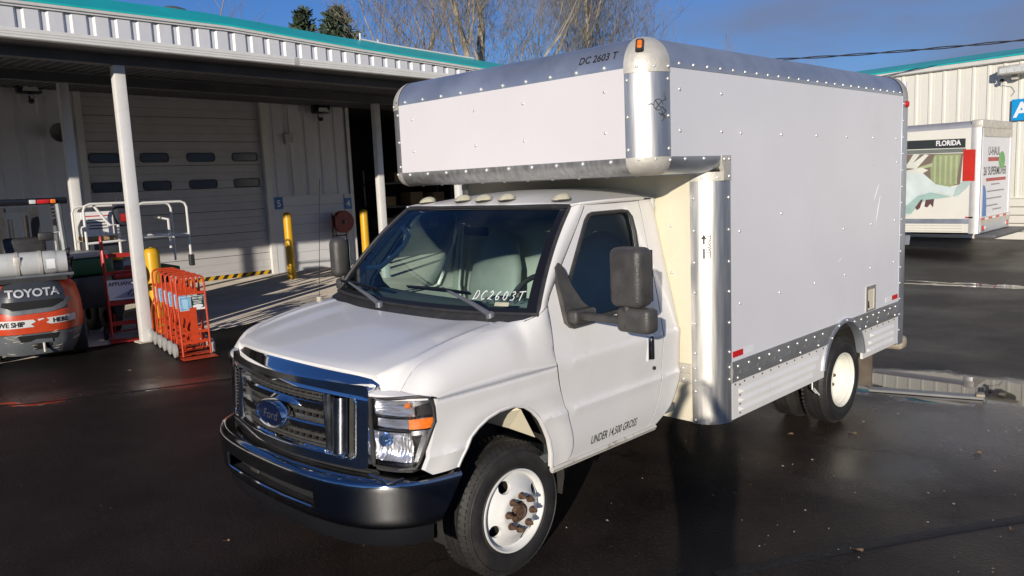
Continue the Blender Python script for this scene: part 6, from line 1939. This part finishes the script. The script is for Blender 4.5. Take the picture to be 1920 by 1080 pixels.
# ================================================================== orange hand trucks nested in a row
def hand_truck(label):
    t = thing('hand_truck', label, 'hand truck', (0, 0, 0), 0, 'orange hand trucks nested in a row')
    hw = .185
    def lean(z):
        return -.02 - .045 * z
    path = [(lean(.03), -hw, .03), (lean(.4), -hw, .4), (lean(1.0), -hw, 1.02)]
    for q in zr(0, 90, 5)[1:]:
        path.append((lean(1.06), -hw + .07 - .07 * math.cos(rad(q)), 1.06 + .075 * math.sin(rad(q))))
    path += [(p[0], -p[1], p[2]) for p in path[::-1]]
    MB().tube(path, .014, 8).build('frame', 'orange', t)
    for y in (-.062, .062):
        MB().tube([(lean(1.13), y, 1.132), (lean(.9) + .0, y, .90)], .011, 6).build('grip_bar', 'orange', t)
    for z in (.90, .68, .36, .22):
        MB().box(lean(z) - .010, lean(z) + .010, -hw, hw, z - .02, z + .02).build('cross_bar', 'orange', t)
    MB().box(lean(.5) - .006, lean(.5) + .008, -.045, .045, .22, .70).build('spine', 'orange', t)
    for y in (-hw - .035, hw + .035):
        s_ = 1 if y > 0 else -1
        MB().tube([(lean(.75), s_ * hw, .72), (-.12, y - s_ * .01, .60), (-.17, y, .48), (-.19, y, .12)], .011, 6).build('side_brace', 'orange', t)
        w1 = MB().lathe([(-.022, .03), (-.022, .085), (-.016, .102), (.016, .102), (.022, .085), (.022, .03)], (-.19, y + s_ * .03, .106), 'y', 22).build('wheel', 'wheelgrey', t)
        MB().lathe([(-.024, .001), (-.024, .035), (.024, .035), (.024, .001)], (-.19, y + s_ * .03, .106), 'y', 12).build('hub', 'cast', w1)
        MB().tube([(lean(.5) - .0, s_ * .07, .30), (-.09, s_ * .11, .44), (-.11, s_ * .11, .56)], .009, 6).build('stair_glide', 'orange', t)
    MB().tube([(-.19, -hw - .06, .106), (-.19, hw + .06, .106)], .010, 6).build('axle', 'orange', t)
    for y in (-.12, .12):
        MB().tube([(-.19, y, .106), (lean(.25), y, .25)], .010, 6).build('axle_stay', 'orange', t)
    MB().rbox(-.03, .17, -.23, .23, .010, .018, .003, 1).build('toe_plate', 'orange', t)
    pl = MB().box(lean(.76) + .011, lean(.76) + .014, -.165, .165, .665, .86).build('sign_plate', 'sign', t, smooth=False)
    MB().add([(lean(.76) + .0150, -.16, .67), (lean(.76) + .0150, -.02, .67), (lean(.76) + .0150, -.02, .855), (lean(.76) + .0150, -.16, .855)], [(0, 1, 2, 3)]).build('print_blue', mat('plate_blue', (.20, .42, .62), .45, var=.2, scale=20) if 'plate_blue' not in bpy.data.materials else bpy.data.materials['plate_blue'], pl, smooth=False)
    MB().add([(lean(.76) + .0150, -.015, .69), (lean(.76) + .0150, .16, .69), (lean(.76) + .0150, .16, .855), (lean(.76) + .0150, -.015, .855)], [(0, 1, 2, 3)]).build('print_green', mat('plate_green', (.02, .055, .035), .45, var=.1) if 'plate_green' not in bpy.data.materials else bpy.data.materials['plate_green'], pl, smooth=False)
    MB().add([(lean(.76) + .0155, .072 + .07 * math.cos(q), .715 + .026 * math.sin(q)) for q in [2 * math.pi * i / 16 for i in range(16)]], [tuple(range(16))]).build('print_oval', 'sign', pl, smooth=False)
    X = lean(.76) + .016
    MB().add([(X, -.125, .70), (X, -.06, .685), (X, -.055, .80), (X, -.085, .83), (X, -.135, .82)], [(0, 1, 2, 3, 4)]).build('print_figure', mat('plate_pale', (.40, .62, .78), .45, var=.1) if 'plate_pale' not in bpy.data.materials else bpy.data.materials['plate_pale'], pl, smooth=False)
    lettering('RENT HERE', .038, lambda a, b: (lean(.76) + .0155, .072 + a * .72, .815 + b), 'sign', pl, 'plate_lettering', align='CENTER', bold=.02)
    for z, l in ((.79, .12), (.768, .10), (.750, .11)):
        MB().add([(lean(.76) + .0155, .072 - l / 2, z), (lean(.76) + .0155, .072 + l / 2, z), (lean(.76) + .0155, .072 + l / 2, z + .008), (lean(.76) + .0155, .072 - l / 2, z + .008)], [(0, 1, 2, 3)]).build('print_line', 'sign', pl, smooth=False)
    return t
HL = ['orange hand truck at the front of its nested row, sign plate fully visible', 'second orange hand truck from the front of the nested row', 'third orange hand truck from the front of the nested row', 'third from last orange hand truck in the nested row', 'second to last orange hand truck, near the yellow bollard', 'last orange hand truck in the row, right beside the yellow bollard']
ht0 = hand_truck(HL[0])
for i in range(6):
    o = ht0 if i == 0 else tree_copy(ht0)
    o['label'] = HL[i]
    o.scale = (.93, .93, .93)
    o.location = (-6.24 - i * .30, 1.315 + i * .050 + (.01 if i % 2 else 0), .002)
    o.rotation_euler = (0, 0, rad((-2, 1, -1, 2, 0, 1)[i]) - rad(7))

# ================================================================== red appliance dolly behind the post
t = thing('appliance_dolly', 'dark red appliance dolly with a white sign behind the near canopy post', 'dolly', (-8.5, 1.22, 0), rad(-12))
for y in (-.21, .21):
    MB().tube([(-.02, y, .05), (-.08, y, 1.2), (-.10, y, 1.46), (-.13, y, 1.54), (-.19, y, 1.53), (-.21, y, 1.42), (-.2, y, 1.10)], .022, 8).build('rail', 'redp', t)
for z in (.25, .55, 1.0, 1.26):
    MB().box(-.09 - .0, -.05, -.2, .2, z - .03, z + .03).build('cross_bar', 'redp', t)
pl = MB().box(-.045, -.037, -.20, .24, .60, .90).build('sign_plate', 'sign', t, smooth=False)
lettering('APPLIANCE', .075, lambda a, b: (-.0355, -.185 + a, .815 + b), 'ink', pl, 'plate_lettering', bold=.02)
MB().add([(-.0355, -.14, .63), (-.0355, .2, .62), (-.0355, .2, .78), (-.0355, .02, .70)], [(0, 1, 2, 3)]).build('print_grey', mat('plate_grey', (.40, .42, .46), .5, var=.1), pl, smooth=False)
MB().tube([(-.0340, .06, .66), (-.034, .12, .74), (-.034, .17, .70), (-.034, .10, .64)], .008, 5).build('print_figure', 'ink', pl)
MB().rbox(-.06, .02, -.10, .22, .92, 1.0, .03, 3).build('strap_winch', 'redp', t)
MB().rbox(-.03, .30, -.26, .26, .014, .03, .004, 1).build('toe_plate', 'redp', t)
for y in (-.27, .27):
    MB().lathe([(-.03, .03), (-.03, .09), (-.02, .105), (.02, .105), (.03, .09), (.03, .03)], (-.2, y, .108), 'y', 20).build('wheel', 'rubber', t)
MB().tube([(-.2, -.27, .108), (-.2, .27, .108)], .012, 6).tube([(-.2, -.15, .108), (-.04, -.15, .4)], .012, 6).tube([(-.2, .15, .108), (-.04, .15, .4)], .012, 6).build('axle', 'redp', t)

# ================================================================== white railed lift with green chassis
t = thing('platform_lift', 'white railed work platform on a green chassis under the canopy', 'platform lift', (-10.6, 2.05, 0), rad(-4))
def tubes(name, paths, r, m, par=None):
    mb = MB()
    for p in paths:
        mb.tube(p, r, 8)
    return mb.build(name, m, par or t)
MB().rbox(-.45, .45, -.78, .70, .72, .88, .02, 2).build('chassis', 'green', t)
MB().rbox(-.42, .44, -.74, .30, .882, 1.06, .02, 2).build('deck_side', 'tank', t)
MB().rbox(.441, .47, -.60, -.22, .76, 1.08, .02, 2).build('control_box', 'black', t)
MB().rbox(.445, .46, -.20, .20, .90, .97, .004, 1).build('red_label', 'redp', t)
MB().rbox(-.3, .3, -.65, -.15, 1.062, 1.40, .03, 2).build('battery_box', 'fdark', t)
for y in (-.55, .5):
    for x in (-.36, .36):
        MB().lathe([(-.07, .1), (-.07, .26), (-.05, .30), (.05, .30), (.07, .26), (.07, .1)], (x, y, .302), 'x', 22).build('wheel', 'rubber', t)
MB().box(-.3, .3, -.6, .55, .3, .72).build('underframe', 'under', t)
def loop(x, y0, y1, z0, z1, r=.10):
    return [(x, y0, z0), (x, y0, z1 - r), (x, y0 + r * .3, z1 - r * .3), (x, y0 + r, z1), (x, y1 - r, z1), (x, y1 - r * .3, z1 - r * .3), (x, y1, z1 - r), (x, y1, z0)]
tubes('guard_rail', [loop(.42, -.72, .02, .92, 2.02), [(.42, -.72, 1.38), (.42, .02, 1.40)]], .021, 'post')
tubes('guard_rail', [loop(.40, .10, .92, .90, 2.0), [(.40, .10, 1.42), (.40, .92, 1.42)]], .021, 'post')
tubes('guard_rail', [loop(-.40, -.72, .9, .92, 1.98), [(-.40, -.72, 1.40), (-.40, .9, 1.42)]], .021, 'post')
tubes('gate_rail', [[(.36, -.55, 2.0), (.38, -.40, 1.75), (.40, -.34, 1.66), (.41, -.22, 1.66), (.41, -.22, .95)]], .022, 'post')
tubes('mid_rail', [[(-.38, .60, 1.74), (.38, .60, 1.70), (.38, .60, 1.2)]], .022, 'post')
for y in (.02, .92):
    MB().rbox(.36, .46, y - .04, y + .04, .86, 1.06, .01, 1).build('post_socket', 'black', t)
t = thing('carton', 'white printed carton standing on the railed work platform', 'carton', (-10.75, 1.62, 1.41), rad(-6))
MB().rbox(-.2, .2, -.25, .25, 0, .48, .01, 1).build('box', 'sign', t)
MB().box(-.201, .201, -.251, .251, .0, .07).build('tape', 'card', t)
for z, l in ((.40, .36), (.34, .30), (.29, .34), (.24, .26), (.19, .30)):
    MB().add([(.2015, -l / 2, z), (.2015, l / 2, z), (.2015, l / 2, z + .018), (.2015, -l / 2, z + .018)], [(0, 1, 2, 3)]).build('print_line', 'ink' if z < .39 else 'redtape', t, smooth=False)
t = thing('tool_bag', 'dark bag hanging on the railing of the work platform', 'bag', (-10.45, 2.0, 1.60), 0)
MB().rbox(-.08, .08, -.17, .17, .02, .46, .06, 4).build('pouch', 'cloth', t)
MB().tube([(0, -.12, .44), (0, -.05, .52), (0, .05, .52), (0, .12, .44)], .012, 6).build('strap', 'cloth', t)
MB().rbox(.08, .10, -.1, .1, .1, .24, .02, 2).build('pocket', 'redp', t)
t = thing('work_lamp', 'small yellow work lamp on the deck of the railed platform', 'lamp', (-10.2, 1.72, 1.065), 0)
MB().lathe([(0, .10), (.03, .11), (.10, .10), (.13, .05), (.13, .001)], (0, 0, 0), 'z', 16).build('dome', 'yellow', t)
MB().lathe([(-.0, .115), (.02, .115)], (0, 0, 0), 'z', 16).build('rim', 'black', t)
# green machine half hidden behind the forklift
t = thing('tow_machine', 'low green machine half hidden between the forklift and the posts', 'machine', (-9.6, .95, 0), rad(8))
MB().rbox(-.5, .45, -.55, .35, .95, 1.22, .05, 3).build('bonnet', 'green', t)
MB().rbox(-.48, .43, -.50, .30, 1.222, 1.30, .02, 2).build('top_tray', 'tank', t)
MB().rbox(-.45, .45, -.5, .3, .45, .94, .04, 2).build('frame', 'fdark', t)
for x in (-.3, .3):
    for y in (-.45, .28):
        MB().lathe([(-.07, .1), (-.07, .24), (-.05, .28), (.05, .28), (.07, .24), (.07, .1)], (x, y, .282), 'y', 20).build('wheel', 'rubber', t)

# ================================================================== trees
def bare_tree(label, x, y, h, seed, spread=.42, tilt=0., trunk=.26, depth=8, first=.18, group='bare winter trees behind the storage building'):
    rs = random.Random(seed)
    t = thing('bare_tree', label, 'tree', (x, y, 0), 0, group)
    T, B = MB(), MB()
    def grow(p, d, l, r, k):
        n = 4 if k < 2 else 3
        pts, q = [p], p.copy()
        dd = d.copy()
        for i in range(n):
            dd = (dd + Vector((rs.gauss(0, .15), rs.gauss(0, .15), rs.gauss(0, .08) + (.09 if k < 4 else .02)))).normalized()
            q = q + dd * l / n
            pts.append(q.copy())
        rr = [r * (1 - .28 * i / n) for i in range(n + 1)]
        (T if k < 3 else B).tube(pts, rr, 7 if k < 2 else (4 if k < 4 else 3), cap=False) if k < 6 else B.add([pts[0], pts[2] + Vector((.013, 0, .0)), pts[-1], pts[2] - Vector((.0, .013, 0)), pts[2] + Vector((-.008, .010, 0))], [(0, 1, 2, 3), (0, 4, 2, 1)])
        if k >= depth:
            return
        m = (rs.choice((2, 3)) if k < 4 else (2, 3)[rs.randrange(2)]) if k else 3
        for j in range(m + (1 if k in (1, 2) else 0)):
            f = rs.uniform(.30, .95) if j else 1.0
            i = min(n, max(1, int(f * n)))
            a = rs.uniform(0, 6.283)
            side_ = Vector((math.cos(a), math.sin(a), 0))
            s_ = spread * rs.uniform(.7, 1.7) * (1.0 if j else .35) * (1.0 if k < 3 else 1.35)
            nd_ = (dd + side_ * s_ + Vector((0, 0, .22 if k < 3 else .06))).normalized()
            grow(pts[i], nd_, l * rs.uniform(.62, .86), max(.008, rr[i] * (rs.uniform(.78, .92) if j == 0 and k < 4 else rs.uniform(.34, .58))), k + 1)
    grow(Vector((0, 0, 0)), Vector((tilt, 0, 1)).normalized(), h * .33, trunk, 0)
    T.build('trunk', 'bark', t, merge=0, recalc=False)
    B.build('crown', 'twig', t, merge=0, recalc=False, sharp=180)
    return t
bare_tree('tall bare tree left of the twin-stemmed pair above the teal roof', -33.5, 27.6, 19, 11, .40)
bare_tree('tall bare twin stem nearest the end of the teal roof', -27.2, 25.5, 19, 23, .34, -.03, .30)
bare_tree('tall bare stem beside the twin above the truck roof', -27.0, 27.3, 20, 37, .36, .04, .30)
bare_tree('large bare golden-brown tree above the middle of the attic', -25.2, 33.4, 20, 41, .40, 0, .30)
bare_tree('slim bare tree leaning beside the golden-brown one', -25.6, 35.4, 17, 53, .36, .05, .2)
bare_tree('rounded bush of bare twigs just above the teal roof', -38.4, 28.0, 11.5, 61, .62, 0, .18, 6)
bare_tree('second rounded bush of bare twigs right of the first', -36.5, 29.5, 11.0, 67, .62, 0, .18, 6)
bare_tree('small distant bare treetop just right of the corner cap', -27.6, 48.4, 13.0, 71, .36, 0, .16, 5)
bare_tree('faint distant bare treetop above the truck roof near the cable', -24.7, 61.0, 11.6, 73, .40, 0, .14, 5)
bare_tree('bare treetop peeping over the roof vent at far left', -44, 16.5, 15.5, 83, .5, 0, .18, 5)
def conifer(label, x, y, h, seed, r0=2.4, top=.0):
    rs = random.Random(seed)
    t = thing('pine_tree', label, 'tree', (x, y, 0), 0, 'dark conifers behind the storage building')
    MB().tube([(0, 0, 0), (.05, 0, h * .5), (0, .05, h)], [.28, .2, .03], 8).build('trunk', 'bark', t)
    cr = MB()
    for i in range(520):
        f = rs.random() ** .8
        z = h * (.35 + .65 * f)
        rmax = r0 * (1 - f) ** .75 * rs.uniform(.55, 1.1) + .12
        a = rs.uniform(0, 6.283)
        d = Vector((math.cos(a), math.sin(a), rs.uniform(.0, .35)))
        base = Vector((0, 0, z))
        for k in range(9):
            q = rs.uniform(.35, 1.0)
            c = base + d * rmax * q + Vector((rs.gauss(0, .14), rs.gauss(0, .14), rs.gauss(0, .10)))
            u = (d + Vector((rs.gauss(0, .6), rs.gauss(0, .6), rs.gauss(.3, .5)))).normalized() * rs.uniform(.22, .48)
            v = u.orthogonal().normalized() * rs.uniform(.05, .11)
            cr.add([c - v, c + v, c + u + v * .3, c + u - v * .3], [(0, 1, 2, 3)])
    cr.build('crown', 'needle', t, smooth=False, merge=0, recalc=False)
conifer('slim dark conifer, left of the two above the teal roof', -47.8, 28.0, 14.9, 5, 2.6)
conifer('broad dark conifer, right of the two above the teal roof', -44.9, 28.9, 14.6, 9, 4.2)

# ================================================================== the person taking the photograph
def person():
    t = thing('person', 'person in dark jacket standing in front of the truck with both arms raised overhead', 'person', (3.96, -3.02, 0), rad(45.6))
    # local frame: +y is the way they face
    J = {'pel': (0, 0, .95), 'wst': (0, .0, 1.10), 'chs': (0, .01, 1.32), 'nck': (0, .0, 1.48), 'hd0': (0, .03, 1.57), 'hd1': (0, .04, 1.68),
         'shl': (-.19, 0, 1.42), 'shr': (.19, 0, 1.42), 'ell': (-.24, .16, 1.58), 'elr': (.24, .16, 1.58), 'wrl': (-.13, .22, 1.80), 'wrr': (.13, .22, 1.80), 'hal': (-.09, .23, 1.88), 'har': (.09, .23, 1.88),
         'hpl': (-.10, 0, .92), 'hpr': (.10, 0, .92), 'knl': (-.13, .02, .50), 'knr': (.13, .02, .50), 'anl': (-.14, -.02, .09), 'anr': (.14, -.02, .09), 'tol': (-.15, .14, .045), 'tor': (.15, .14, .045)}
    Rr = {'pel': .15, 'wst': .145, 'chs': .165, 'nck': .06, 'hd0': .075, 'hd1': .095, 'shl': .075, 'shr': .075, 'ell': .05, 'elr': .05, 'wrl': .036, 'wrr': .036, 'hal': .03, 'har': .03,
          'hpl': .095, 'hpr': .095, 'knl': .065, 'knr': .065, 'anl': .05, 'anr': .05, 'tol': .045, 'tor': .045}
    E_ = [('pel', 'wst'), ('wst', 'chs'), ('chs', 'nck'), ('nck', 'hd0'), ('hd0', 'hd1'), ('chs', 'shl'), ('chs', 'shr'), ('shl', 'ell'), ('shr', 'elr'), ('ell', 'wrl'), ('elr', 'wrr'), ('wrl', 'hal'), ('wrr', 'har'), ('pel', 'hpl'), ('pel', 'hpr'), ('hpl', 'knl'), ('hpr', 'knr'), ('knl', 'anl'), ('knr', 'anr'), ('anl', 'tol'), ('anr', 'tor')]
    ks = list(J)
    # five fingers a hand, rooted inside the palm
    vs = [J[k] for k in ks]
    rs_ = [Rr[k] for k in ks]
    es = [(ks.index(a), ks.index(b)) for a, b in E_]
    for s_, hk in ((-1, 'hal'), (1, 'har')):
        hx, hy, hz_ = J[hk]
        for i, (dx_, l) in enumerate(((-.028, .062), (-.010, .072), (.008, .068), (.024, .055))):
            b = len(vs)
            vs += [(hx + s_ * dx_, hy, hz_ + .045), (hx + s_ * dx_ - s_ * .02, hy + .012, hz_ + .045 + l * .55), (hx + s_ * dx_ - s_ * .035, hy + .028, hz_ + .045 + l * .8)]
            rs_ += [.010, .009, .008]
            es += [(ks.index(hk), b), (b, b + 1), (b + 1, b + 2)]
        b = len(vs)
        vs += [(hx - s_ * .035, hy - .01, hz_ + .015), (hx - s_ * .055, hy - .008, hz_ + .05)]
        rs_ += [.012, .010]
        es += [(ks.index(hk), b), (b, b + 1)]
    me = bpy.data.meshes.new('body')
    me.from_pydata(vs, es, [])
    o = bpy.data.objects.new('body', me)
    C.objects.link(o)
    o.modifiers.new('skin', 'SKIN')
    for i, v in enumerate(me.skin_vertices[0].data):
        v.radius = (rs_[i], rs_[i] * (.72 if ks[i:i + 1] and ks[i] in ('pel', 'wst', 'chs') else 1))
        v.use_root = (i == 0)
    sb = o.modifiers.new('sub', 'SUBSURF')
    sb.levels = sb.render_levels = 2
    bpy.context.view_layer.update()
    m2 = bpy.data.meshes.new_from_object(o.evaluated_get(bpy.context.evaluated_depsgraph_get()))
    o.modifiers.clear()
    o.data = m2
    m2.materials.clear()
    for m in ('skin', 'cloth', 'fdark'):
        m2.materials.append(MT[m])
    for p in m2.polygons:
        c = p.center
        p.material_index = 2 if c.z < .95 else (0 if (c.z > 1.47 and abs(c.x) < .11 and c.y < .16) or c.z > 1.80 else 1)
        p.use_smooth = True
    o.parent = t
    # face and hair
    MB().lathe([(1.60, .04), (1.66, .092), (1.72, .098), (1.77, .075), (1.795, .03), (1.80, .001)], (0, .015, 0), 'z', 18).build('hair', mat('dark_hair', (.03, .02, .015), .6, var=.2), t)
    MB().lathe([(-.012, .001), (-.008, .009), (0, .012)], (-.033, .132, 1.655), 'y', 10).lathe([(-.012, .001), (-.008, .009), (0, .012)], (.033, .132, 1.655), 'y', 10).build('eyes', 'sign', t)
    MB().tube([(0, .125, 1.66), (0, .15, 1.615), (0, .135, 1.605)], [.008, .014, .008], 8).build('nose', 'skin', t)
    MB().tube([(-.025, .122, 1.568), (0, .130, 1.565), (.025, .122, 1.568)], .006, 6).build('mouth', 'redp', t)
    for s_ in (-1, 1):
        MB().lathe([(-.01, .001), (-.008, .02), (.008, .024), (.012, .012)], (s_ * .097, .03, 1.645), 'x', 10).build('ear', 'skin', t)
    return t
person()


t = thing('grey_slab', 'grey plank lying on the wet asphalt beside the puddle behind the rear wheel', 'slab', (1.45, 4.76, 0), math.atan2(.26, .80))
MB().rbox(-.50, .42, -.055, .055, .003, .026, .004, 1).build('slab_body', mat('slab_grey', (.21, .21, .205), .35, var=.2, scale=6, stretch=(1, 8, 8)), t)  # low flat grey box with a small block at one end
MB().rbox(.36, .43, -.06, .05, .0265, .052, .010, 2).build('end_block', 'wood', t)

# ================================================================== woods added unseen behind the camera to darken reflections and low sky
rs = random.Random(77)
tb = MB()
for i in range(5200):
    a = rs.uniform(-2.75, -.15)                 # bearings behind and to the right of the camera
    R0 = rs.gauss(58, 3.0)
    hmax = 6.2 + 2.0 * math.sin(a * 9.0) + 1.3 * math.sin(a * 23 + 1)
    z = hmax * rs.random() ** .8
    c = Vector((R0 * math.cos(a), R0 * math.sin(a), z))
    u = Vector((rs.gauss(0, 1), rs.gauss(0, 1), rs.gauss(0, 1))).normalized() * rs.uniform(.5, 1.2)
    v = u.orthogonal().normalized() * rs.uniform(.4, .9)
    tb.add([c - u, c + v * .8, c + u, c - v], [(0, 1, 2, 3)])
o = stuff(tb.build('added_woods', 'needle', smooth=False, merge=0, recalc=False))
